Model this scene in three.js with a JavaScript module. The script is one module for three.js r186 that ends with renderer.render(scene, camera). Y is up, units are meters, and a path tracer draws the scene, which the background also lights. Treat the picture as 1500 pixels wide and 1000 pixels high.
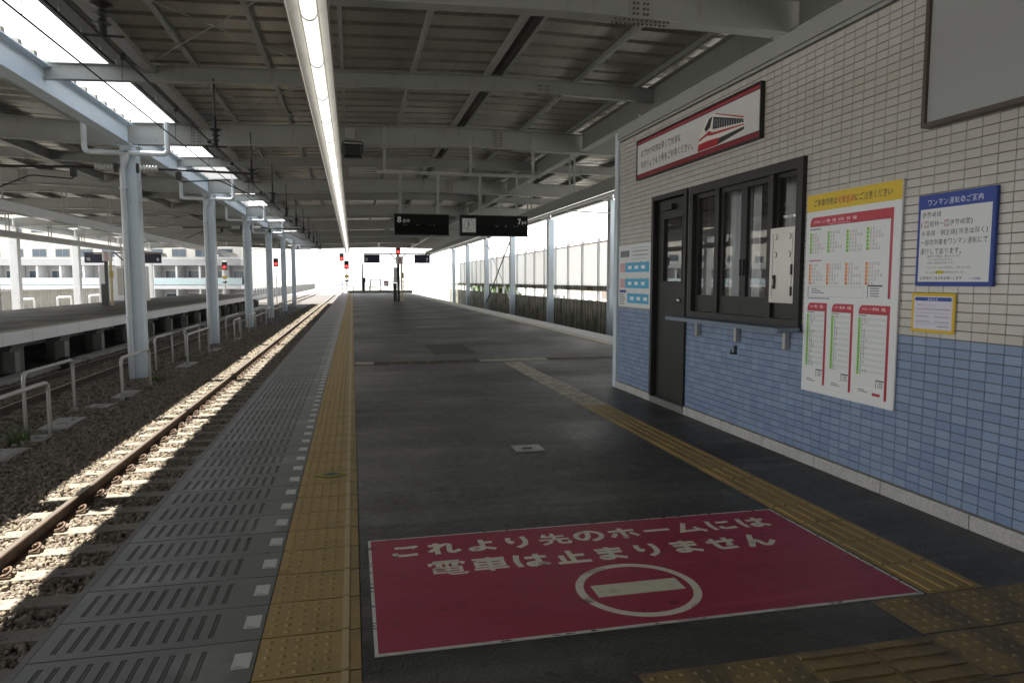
import * as THREE from 'three';
import { mergeGeometries } from 'three/addons/utils/BufferGeometryUtils.js';
import { RectAreaLightUniformsLib } from 'three/addons/lights/RectAreaLightUniformsLib.js';
RectAreaLightUniformsLib.init();

// ------------------------------------------------------------------ camera, sky, sun, exposure
// x: across the platform, y: up from the platform surface, D = -z: distance along the platform
const scene = new THREE.Scene();
const camera = new THREE.PerspectiveCamera(51.78, 1500 / 1000, 0.1, 3000);
camera.position.set(0, 1.375, 0);
camera.rotation.order = 'YXZ';
camera.rotation.set(-4.94 * Math.PI / 180, -12.77 * Math.PI / 180, 0);

const renderer = new THREE.WebGLRenderer({ antialias: true });
renderer.toneMapping = THREE.LinearToneMapping;
renderer.toneMappingExposure = 3.95;
renderer.shadowMap.enabled = true;

{ // hazy bright summer sky
  const W = 256, H = 128, data = new Float32Array(W * H * 4);
  for (let j = 0; j < H; j++) {
    const el = ((j + 0.5) / H - 0.5) * Math.PI, s = Math.sin(el);
    const t = s > 0 ? Math.pow(1 - s, 2.2) : 1;
    let c = [0.60 + 0.52 * t, 0.66 + 0.44 * t, 0.76 + 0.30 * t];
    if (s < 0) c = [0.5, 0.5, 0.49];
    for (let i = 0; i < W; i++) { const o = (j * W + i) * 4; data[o] = c[0] * 0.65; data[o + 1] = c[1] * 0.65; data[o + 2] = c[2] * 0.65; data[o + 3] = 1; }
  }
  const t = new THREE.DataTexture(data, W, H, THREE.RGBAFormat, THREE.FloatType);
  t.mapping = THREE.EquirectangularReflectionMapping; t.magFilter = t.minFilter = THREE.LinearFilter; t.needsUpdate = true;
  scene.background = t; scene.environment = t;
}
const sun = new THREE.DirectionalLight(new THREE.Color(1, 0.94, 0.83), 5);
sun.name = 'sun';
sun.position.set(-0.275 * 100, 100, -0.18 * 100 - 25); sun.target.position.set(0, 0, -25);
sun.castShadow = true; sun.shadow.radius = 1;
Object.assign(sun.shadow.camera, { left: -90, right: 90, top: 110, bottom: -110, near: 1, far: 260 });
sun.shadow.mapSize.set(4096, 4096);
scene.add(sun, sun.target);

// ------------------------------------------------------------------ helpers
let seed = 7;
const rnd = () => { seed = (seed + 0x6d2b79f5) | 0; let t = Math.imul(seed ^ (seed >>> 15), 1 | seed); t = (t + Math.imul(t ^ (t >>> 7), 61 | t)) ^ t; return ((t ^ (t >>> 14)) >>> 0) / 4294967296; };
const rr = (a, b) => a + (b - a) * rnd();
const V = (x, y, D) => new THREE.Vector3(x, y, -D);
const names = new Map();
const numbered = (n) => { const k = names.get(n) ?? 0; names.set(n, k + 1); return k ? n + '_' + String(k).padStart(3, '0') : n; };
const shade = (m) => { m.castShadow = true; m.receiveShadow = true; return m; };
function part(parent, name, geo, mat, pos) {
  const m = shade(new THREE.Mesh(geo, mat)); m.name = name; if (pos) m.position.copy(pos); parent.add(m); return m;
}
function tag(o, label, category, group) { o.userData.label = label; o.userData.category = category; if (group) o.userData.group = group; return o; }
function thing(name, label, category, pos, group, rotY = 0) {
  const g = new THREE.Group(); g.name = numbered(name); if (pos) g.position.copy(pos); g.rotation.y = rotY; scene.add(g); return tag(g, label, category, group);
}
function structure(name, geo, mat) { const m = part(scene, numbered(name), geo, mat); m.userData.kind = 'structure'; return m; }
function structGroup(name) { const g = new THREE.Group(); g.name = numbered(name); g.userData.kind = 'structure'; scene.add(g); return g; }
function copy(o, pos, label) { const c = o.clone(); c.name = numbered(o.name.replace(/_\d{3}$/, '')); c.position.copy(pos); if (label) c.userData = { ...o.userData, label }; else c.userData = { ...o.userData }; scene.add(c); return c; }

const flat = (g) => (g.index ? g.toNonIndexed() : g);
function strip(g) { for (const k of Object.keys(g.attributes)) if (!['position', 'normal', 'uv'].includes(k)) g.deleteAttribute(k); return g; }
const merge = (list) => mergeGeometries(list.map((g) => strip(flat(g))));
// uv in metres from the dominant axis of each face
function metres(g) {
  g = flat(g); const p = g.attributes.position, n = g.attributes.normal, uv = new Float32Array(p.count * 2);
  for (let i = 0; i < p.count; i++) {
    const ax = Math.abs(n.getX(i)), ay = Math.abs(n.getY(i)), az = Math.abs(n.getZ(i));
    if (ay >= ax && ay >= az) { uv[2 * i] = p.getX(i); uv[2 * i + 1] = p.getZ(i); }
    else if (ax >= az) { uv[2 * i] = p.getZ(i); uv[2 * i + 1] = p.getY(i); }
    else { uv[2 * i] = p.getX(i); uv[2 * i + 1] = p.getY(i); }
  }
  g.setAttribute('uv', new THREE.BufferAttribute(uv, 2)); return g;
}
// box from ranges (x0..x1, y0..y1, D0..D1)
function bx(x0, x1, y0, y1, d0, d1) { const g = new THREE.BoxGeometry(Math.abs(x1 - x0), Math.abs(y1 - y0), Math.abs(d1 - d0)); g.translate((x0 + x1) / 2, (y0 + y1) / 2, -(d0 + d1) / 2); return g; }
function lbox(w, h, d, x = 0, y = 0, z = 0) { const g = new THREE.BoxGeometry(w, h, d); g.translate(x, y, z); return g; }
// box with small chamfers
function cbox(w, h, d, c = 0.004) {
  const s = new THREE.Shape(); const a = w / 2 - c, b = h / 2 - c; s.moveTo(-a, -b); s.lineTo(a, -b); s.lineTo(a, b); s.lineTo(-a, b); s.closePath();
  const g = new THREE.ExtrudeGeometry(s, { depth: d - 2 * c, bevelEnabled: true, bevelSegments: 1, bevelSize: c, bevelThickness: c, curveSegments: 1 });
  g.translate(0, 0, -(d - 2 * c) / 2); return g;
}
function frame(p0, p1) {
  const t = p1.clone().sub(p0), L = t.length(); t.normalize();
  let up = new THREE.Vector3(0, 1, 0); if (Math.abs(t.y) > 0.95) up.set(0, 0, 1);
  const s = new THREE.Vector3().crossVectors(t, up).normalize(); up = new THREE.Vector3().crossVectors(s, t);
  return { m: new THREE.Matrix4().makeBasis(t, up, s).setPosition(p0), L };
}
// I-section between the bottom centre points p0 and p1
function ibeam(p0, p1, depth, fw, tf = 0.02, tw = 0.014) {
  const { m, L } = frame(p0, p1);
  return merge([lbox(L, tf, fw, L / 2, tf / 2, 0), lbox(L, tf, fw, L / 2, depth - tf / 2, 0), lbox(L, depth - 2 * tf, tw, L / 2, depth / 2, 0)]).applyMatrix4(m);
}
// C-section, web on side +s
function cbeam(p0, p1, depth, fw, t = 0.008) {
  const { m, L } = frame(p0, p1);
  return merge([lbox(L, t, fw, L / 2, t / 2, 0), lbox(L, t, fw, L / 2, depth - t / 2, 0), lbox(L, depth - 2 * t, t, L / 2, depth / 2, fw / 2 - t / 2)]).applyMatrix4(m);
}
function bar(p0, p1, w, h) { const { m, L } = frame(p0, p1); return lbox(L, h, w, L / 2, 0, 0).applyMatrix4(m); }
function rod(p0, p1, r, seg = 6) { const { m, L } = frame(p0, p1); const g = new THREE.CylinderGeometry(r, r, L, seg); g.rotateZ(-Math.PI / 2); g.translate(L / 2, 0, 0); return g.applyMatrix4(m); }
function pipe(pts, r, bend = 0.1, seg = 8) {   // polyline with rounded corners
  const path = new THREE.CurvePath(); let a = pts[0];
  for (let i = 1; i < pts.length - 1; i++) {
    const d0 = pts[i - 1].clone().sub(pts[i]).normalize(), d1 = pts[i + 1].clone().sub(pts[i]).normalize();
    const q0 = pts[i].clone().addScaledVector(d0, bend), q1 = pts[i].clone().addScaledVector(d1, bend);
    path.add(new THREE.LineCurve3(a, q0)); path.add(new THREE.QuadraticBezierCurve3(q0, pts[i], q1)); a = q1;
  }
  path.add(new THREE.LineCurve3(a, pts[pts.length - 1]));
  const P = []; for (const c of path.curves) { const n = c.isLineCurve3 ? 1 : 5; for (let k = 0; k < n; k++) P.push(c.getPoint(k / n)); }
  P.push(pts[pts.length - 1]);
  const poly = new THREE.CatmullRomCurve3(P, false, 'centripetal', 0);
  class C extends THREE.Curve { getPoint(t) { const x = t * (P.length - 1), i = Math.min(P.length - 2, Math.floor(x)); return P[i].clone().lerp(P[i + 1], x - i); } getPointAt(t) { return this.getPoint(t); } getTangentAt(t) { return this.getTangent(t); } }
  return new THREE.TubeGeometry(new C(), P.length - 1, r, seg, false);
}
function lathe(prof, seg = 12) { return new THREE.LatheGeometry(prof.map(([r, y]) => new THREE.Vector2(r, y)), seg); }

// ------------------------------------------------------------------ noise and textures
const hash = (x, y, s) => { let h = Math.imul(x, 374761393) ^ Math.imul(y, 668265263) ^ Math.imul(s, 2147483647 ^ 974711); h = Math.imul(h ^ (h >>> 13), 1274126177); return ((h ^ (h >>> 16)) >>> 0) / 4294967296; };
function vnoise(x, y, px, py, s) {
  const i = Math.floor(x), j = Math.floor(y), fx = x - i, fy = y - j, u = fx * fx * (3 - 2 * fx), v = fy * fy * (3 - 2 * fy);
  const m = (a, p) => ((a % p) + p) % p;
  const a = hash(m(i, px), m(j, py), s), b = hash(m(i + 1, px), m(j, py), s), c = hash(m(i, px), m(j + 1, py), s), d = hash(m(i + 1, px), m(j + 1, py), s);
  return a + (b - a) * u + (c - a) * v + (a - b - c + d) * u * v;
}
function fbm(u, v, p, oct, s, py = p) { let sum = 0, a = 0.5, tot = 0; for (let o = 0; o < oct; o++) { sum += a * vnoise(u * p, v * py, p, py, s + o); tot += a; a *= 0.5; p *= 2; py *= 2; } return sum / tot; }
const toS = (x) => { x = Math.min(1, Math.max(0, x)); return Math.round(255 * (x <= 0.0031308 ? 12.92 * x : 1.055 * Math.pow(x, 1 / 2.4) - 0.055)); };
function tex(n, size, f, colour = true) {  // size: metres covered by the texture
  const d = new Uint8Array(n * n * 4);
  for (let j = 0; j < n; j++) for (let i = 0; i < n; i++) {
    const c = f(i / n, j / n), o = (j * n + i) * 4;
    if (colour) { d[o] = toS(c[0]); d[o + 1] = toS(c[1]); d[o + 2] = toS(c[2]); } else { const g = Math.round(255 * Math.min(1, Math.max(0, c))); d[o] = d[o + 1] = d[o + 2] = g; }
    d[o + 3] = 255;
  }
  const t = new THREE.DataTexture(d, n, n, THREE.RGBAFormat); t.wrapS = t.wrapT = THREE.RepeatWrapping; t.magFilter = THREE.LinearFilter; t.minFilter = THREE.LinearMipmapLinearFilter; t.generateMipmaps = true;
  if (colour) t.colorSpace = THREE.SRGBColorSpace; t.repeat.set(1 / size, 1 / size); t.needsUpdate = true; return t;
}
const mix = (a, b, t) => a.map((x, i) => x + (b[i] - x) * t);
const sm = (a, b, x) => { const t = Math.min(1, Math.max(0, (x - a) / (b - a))); return t * t * (3 - 2 * t); };
const lin = (r, g, b) => new THREE.Color().setRGB(r, g, b);
const std = (o) => new THREE.MeshStandardMaterial(o);

const M = {};
M.asphalt = std({
  map: tex(1024, 5, (u, v) => {
    const grain = vnoise(u * 900, v * 900, 900, 900, 3), mid = fbm(u, v, 60, 3, 9), big = fbm(u, v, 4, 4, 21), streak = fbm(u, v, 3, 4, 33, 26);
    let k = 0.040 + 0.024 * (grain - 0.5) + 0.024 * (mid - 0.5) + 0.04 * (big - 0.5) + 0.03 * sm(0.5, 0.72, streak);
    const spot = sm(0.7, 0.78, fbm(u, v, 24, 2, 55)) * 0.02;
    k += spot; const gum = sm(0.86, 0.9, vnoise(u * 46, v * 46, 46, 46, 57)) * sm(0.5, 0.6, vnoise(u * 9, v * 9, 9, 9, 58)); k = k * (1 - 0.45 * gum) + 0.03 * sm(0.9, 0.95, vnoise(u * 70, v * 70, 70, 70, 59)); return [k * 1.04, k, k * 0.9];
  }),
  roughnessMap: tex(512, 5, (u, v) => 0.37 + 0.32 * fbm(u, v, 5, 4, 77) + 0.12 * (vnoise(u * 200, v * 200, 200, 200, 5) - 0.5), false), roughness: 1,
  bumpMap: tex(512, 1.1, (u, v) => 0.6 * vnoise(u * 120, v * 120, 120, 120, 13) + 0.4 * vnoise(u * 240, v * 240, 240, 240, 15), false), bumpScale: 0.004,
});
M.concrete = std({ map: tex(512, 2.2, (u, v) => { const k = 0.36 + 0.12 * (fbm(u, v, 4, 5, 4) - 0.5) + 0.07 * (vnoise(u * 256, v * 256, 256, 256, 6) - 0.5) - 0.1 * sm(0.55, 0.75, fbm(u, v, 8, 3, 61, 2)); return [k, k * 0.98, k * 0.93]; }), roughness: 0.9 });
M.stainedWall = std({ map: tex(512, 4, (u, v) => { const run = fbm(u, v, 40, 3, 8, 3), big = fbm(u, v, 5, 4, 14); const dirt = sm(0.35, 0.68, run * 0.65 + big * 0.35); const c = mix([0.36, 0.35, 0.29], [0.06, 0.062, 0.045], dirt); const g = 0.9 + 0.2 * vnoise(u * 256, v * 256, 256, 256, 6); return c.map((x) => x * g); }), roughness: 0.95 });
M.greyConcrete = std({ map: tex(512, 2.6, (u, v) => { const k = 0.2 + 0.1 * (fbm(u, v, 4, 5, 44) - 0.5) + 0.05 * (vnoise(u * 256, v * 256, 256, 256, 46) - 0.5); return [k, k * 0.99, k * 0.95]; }), roughness: 0.92 });
const paintMap = (r, g, b, s, rust = 0.5) => tex(256, 1.7, (u, v) => { const k = 1 + 0.10 * (fbm(u, v, 4, 4, s) - 0.5) + 0.05 * (vnoise(u * 128, v * 128, 128, 128, s + 9) - 0.5); const d = sm(0.66, 0.85, fbm(u, v, 12, 3, s + 31, 4)) * rust; return mix([r * k, g * k, b * k], [0.2, 0.15, 0.1], d); });
M.steel = std({ map: paintMap(0.315, 0.325, 0.31, 1, 0.28), roughness: 0.5 });
M.steelDark = M.steel;
M.blueSteel = std({ map: paintMap(0.55, 0.64, 0.71, 3, 0.2), roughness: 0.45 });
M.whiteSteel = std({ map: paintMap(0.74, 0.75, 0.76, 5, 0.2), roughness: 0.5 });
M.pvc = std({ map: paintMap(0.58, 0.63, 0.67, 7, 0.2), roughness: 0.35 });
M.deck = std({ map: tex(512, 3.1, (u, v) => { const k = 0.40 + 0.16 * (fbm(u, v, 3, 4, 71) - 0.5) + 0.11 * (fbm(u, v, 30, 2, 73, 4) - 0.5); return [k * 1.03, k, k * 0.87]; }), roughness: 0.3, metalness: 0.3 });
M.galv = std({ map: tex(256, 0.7, (u, v) => { const k = 0.42 + 0.15 * (fbm(u, v, 14, 3, 81) - 0.5); return [k, k, k * 0.98]; }), roughness: 0.42, metalness: 0.55 });
M.darkIron = std({ color: lin(0.018, 0.018, 0.019), roughness: 0.5 });
M.blackPlastic = std({ color: lin(0.012, 0.012, 0.013), roughness: 0.4 });
M.bolt = std({ color: lin(0.16, 0.13, 0.10), roughness: 0.6, metalness: 0.4 });
M.yellow = std({ map: tex(512, 1.9, (u, v) => { const d = sm(0.4, 0.8, fbm(u, v, 9, 4, 91)), k = 0.92 + 0.2 * (vnoise(u * 200, v * 200, 200, 200, 92) - 0.5); return mix([0.385, 0.262, 0.086], [0.26, 0.19, 0.078], d).map((x) => x * k); }), roughness: 0.55 });
M.yellowOld = std({ map: tex(512, 1.7, (u, v) => { const d = sm(0.3, 0.7, fbm(u, v, 11, 4, 93)), k = 0.9 + 0.3 * (vnoise(u * 200, v * 200, 200, 200, 94) - 0.5); return mix([0.27, 0.19, 0.075], [0.14, 0.11, 0.065], d).map((x) => x * k); }), roughness: 0.6 });
M.paleLine = std({ map: tex(256, 1.3, (u, v) => { const d = sm(0.35, 0.75, fbm(u, v, 9, 4, 95)); return mix([0.5, 0.47, 0.38], [0.27, 0.25, 0.19], d); }), roughness: 0.6 });
M.greyTile = std({ map: tex(512, 2.3, (u, v) => { const d = fbm(u, v, 5, 4, 101), f = vnoise(u * 256, v * 256, 256, 256, 102), s = sm(0.58, 0.8, fbm(u, v, 9, 3, 103)); const k = 0.138 + 0.07 * (d - 0.5) + 0.025 * (f - 0.5) + 0.06 * s; return [k, k, k * 0.95]; }), roughnessMap: tex(256, 2.3, (u, v) => 0.3 + 0.26 * fbm(u, v, 5, 4, 101), false), roughness: 1 });
M.whiteMark = std({ map: tex(128, 0.4, (u, v) => { const k = 0.56 - 0.25 * sm(0.5, 0.8, fbm(u, v, 8, 3, 105)); return [k, k, k * 0.96]; }), roughness: 0.6 });
M.granite = std({ map: tex(256, 0.5, (u, v) => { const k = 0.44 + 0.25 * (vnoise(u * 110, v * 110, 110, 110, 111) - 0.5) + 0.12 * (fbm(u, v, 6, 3, 112) - 0.5); return [k, k * 0.98, k * 0.94]; }), roughness: 0.7 });
M.grout = std({ color: lin(0.13, 0.12, 0.105), roughness: 0.95 });
M.tile = std({ color: 0xffffff, vertexColors: true, roughness: 0.22 });
M.doorBrown = std({ map: tex(128, 1, (u, v) => { const k = 0.012 + 0.005 * fbm(u, v, 8, 3, 121); return [k * 1.05, k, k * 0.95]; }), roughness: 0.45 });
M.glass = new THREE.MeshPhysicalMaterial({ color: 0xffffff, transmission: 1, thickness: 0, roughness: 0.01, ior: 1.5 });
M.stainless = std({ color: lin(0.46, 0.45, 0.42), roughness: 0.34, metalness: 0.95 });
M.curtain = std({ color: lin(0.6, 0.62, 0.62), roughness: 0.9 });
M.interior = std({ color: lin(0.25, 0.25, 0.24), roughness: 0.9 });
M.rail = std({ map: tex(256, 0.9, (u, v) => mix([0.085, 0.05, 0.032], [0.045, 0.03, 0.024], sm(0.3, 0.7, fbm(u, v, 10, 4, 131)))), roughness: 0.7 });
M.railTop = std({ color: lin(0.5, 0.44, 0.38), roughness: 0.3, metalness: 0.85 });
M.sleeper = std({ map: tex(256, 1.3, (u, v) => { const k = 0.19 + 0.12 * (fbm(u, v, 8, 4, 141) - 0.5) + 0.06 * (vnoise(u * 128, v * 128, 128, 128, 143) - 0.5); return [k, k * 0.9, k * 0.76]; }), roughness: 0.95 });
M.ballastBed = std({ map: tex(512, 1.6, (u, v) => { const a = vnoise(u * 40, v * 40, 40, 40, 151), b = vnoise(u * 90, v * 90, 90, 90, 152); const k = 0.10 + 0.12 * (a - 0.5) + 0.08 * (b - 0.5); return [k, k * 0.93, k * 0.85]; }), bumpMap: tex(512, 1.6, (u, v) => vnoise(u * 40, v * 40, 40, 40, 151) * 0.7 + 0.3 * vnoise(u * 90, v * 90, 90, 90, 152), false), bumpScale: 0.05, roughness: 0.95 });
M.stone = std({ color: lin(0.20, 0.175, 0.148), roughness: 0.95 });
M.ground = std({ map: tex(256, 5, (u, v) => { const k = 0.26 + 0.12 * (fbm(u, v, 6, 5, 161) - 0.5); return [k, k * 0.97, k * 0.9]; }), roughness: 0.95 });
M.clip = std({ color: lin(0.11, 0.07, 0.045), roughness: 0.7 });
M.lamp = std({ color: 0xffffff, emissive: new THREE.Color(1, 0.97, 0.9), emissiveIntensity: 0.33, roughness: 0.4 });
M.reflector = std({ map: paintMap(0.40, 0.385, 0.34, 17, 0.2), roughness: 0.35 });
M.signBlack = new THREE.MeshPhysicalMaterial({ color: lin(0.006, 0.006, 0.006), roughness: 0.5, specularIntensity: 0.3 });
M.navy = std({ color: lin(0.012, 0.018, 0.05), roughness: 0.4 });
M.leaf = std({ color: lin(0.07, 0.13, 0.03), roughness: 0.8, side: THREE.DoubleSide });
M.yellowPale = std({ color: lin(0.42, 0.33, 0.16), roughness: 0.5 });
M.screen = new THREE.MeshPhysicalMaterial({ color: lin(0.97, 0.97, 0.95), transmission: 0.8, thickness: 0, roughness: 0.95 });
M.palePave = std({ map: tex(256, 1.9, (u, v) => { const k = 0.55 + 0.16 * (fbm(u, v, 6, 4, 171) - 0.5); return [k, k * 0.985, k * 0.93]; }), roughness: 0.7 });
M.crossOld = std({ map: tex(256, 1.7, (u, v) => { const d = sm(0.3, 0.7, fbm(u, v, 11, 4, 193)); return mix([0.13, 0.105, 0.06], [0.07, 0.06, 0.045], d); }), roughness: 0.6 });
M.patch = std({ map: tex(256, 1.3, (u, v) => { const k = 0.039 + 0.03 * (vnoise(u * 200, v * 200, 200, 200, 203) - 0.5) + 0.02 * (fbm(u, v, 8, 3, 204) - 0.5); return [k * 1.03, k, k * 0.92]; }), roughness: 0.8 });
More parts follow.
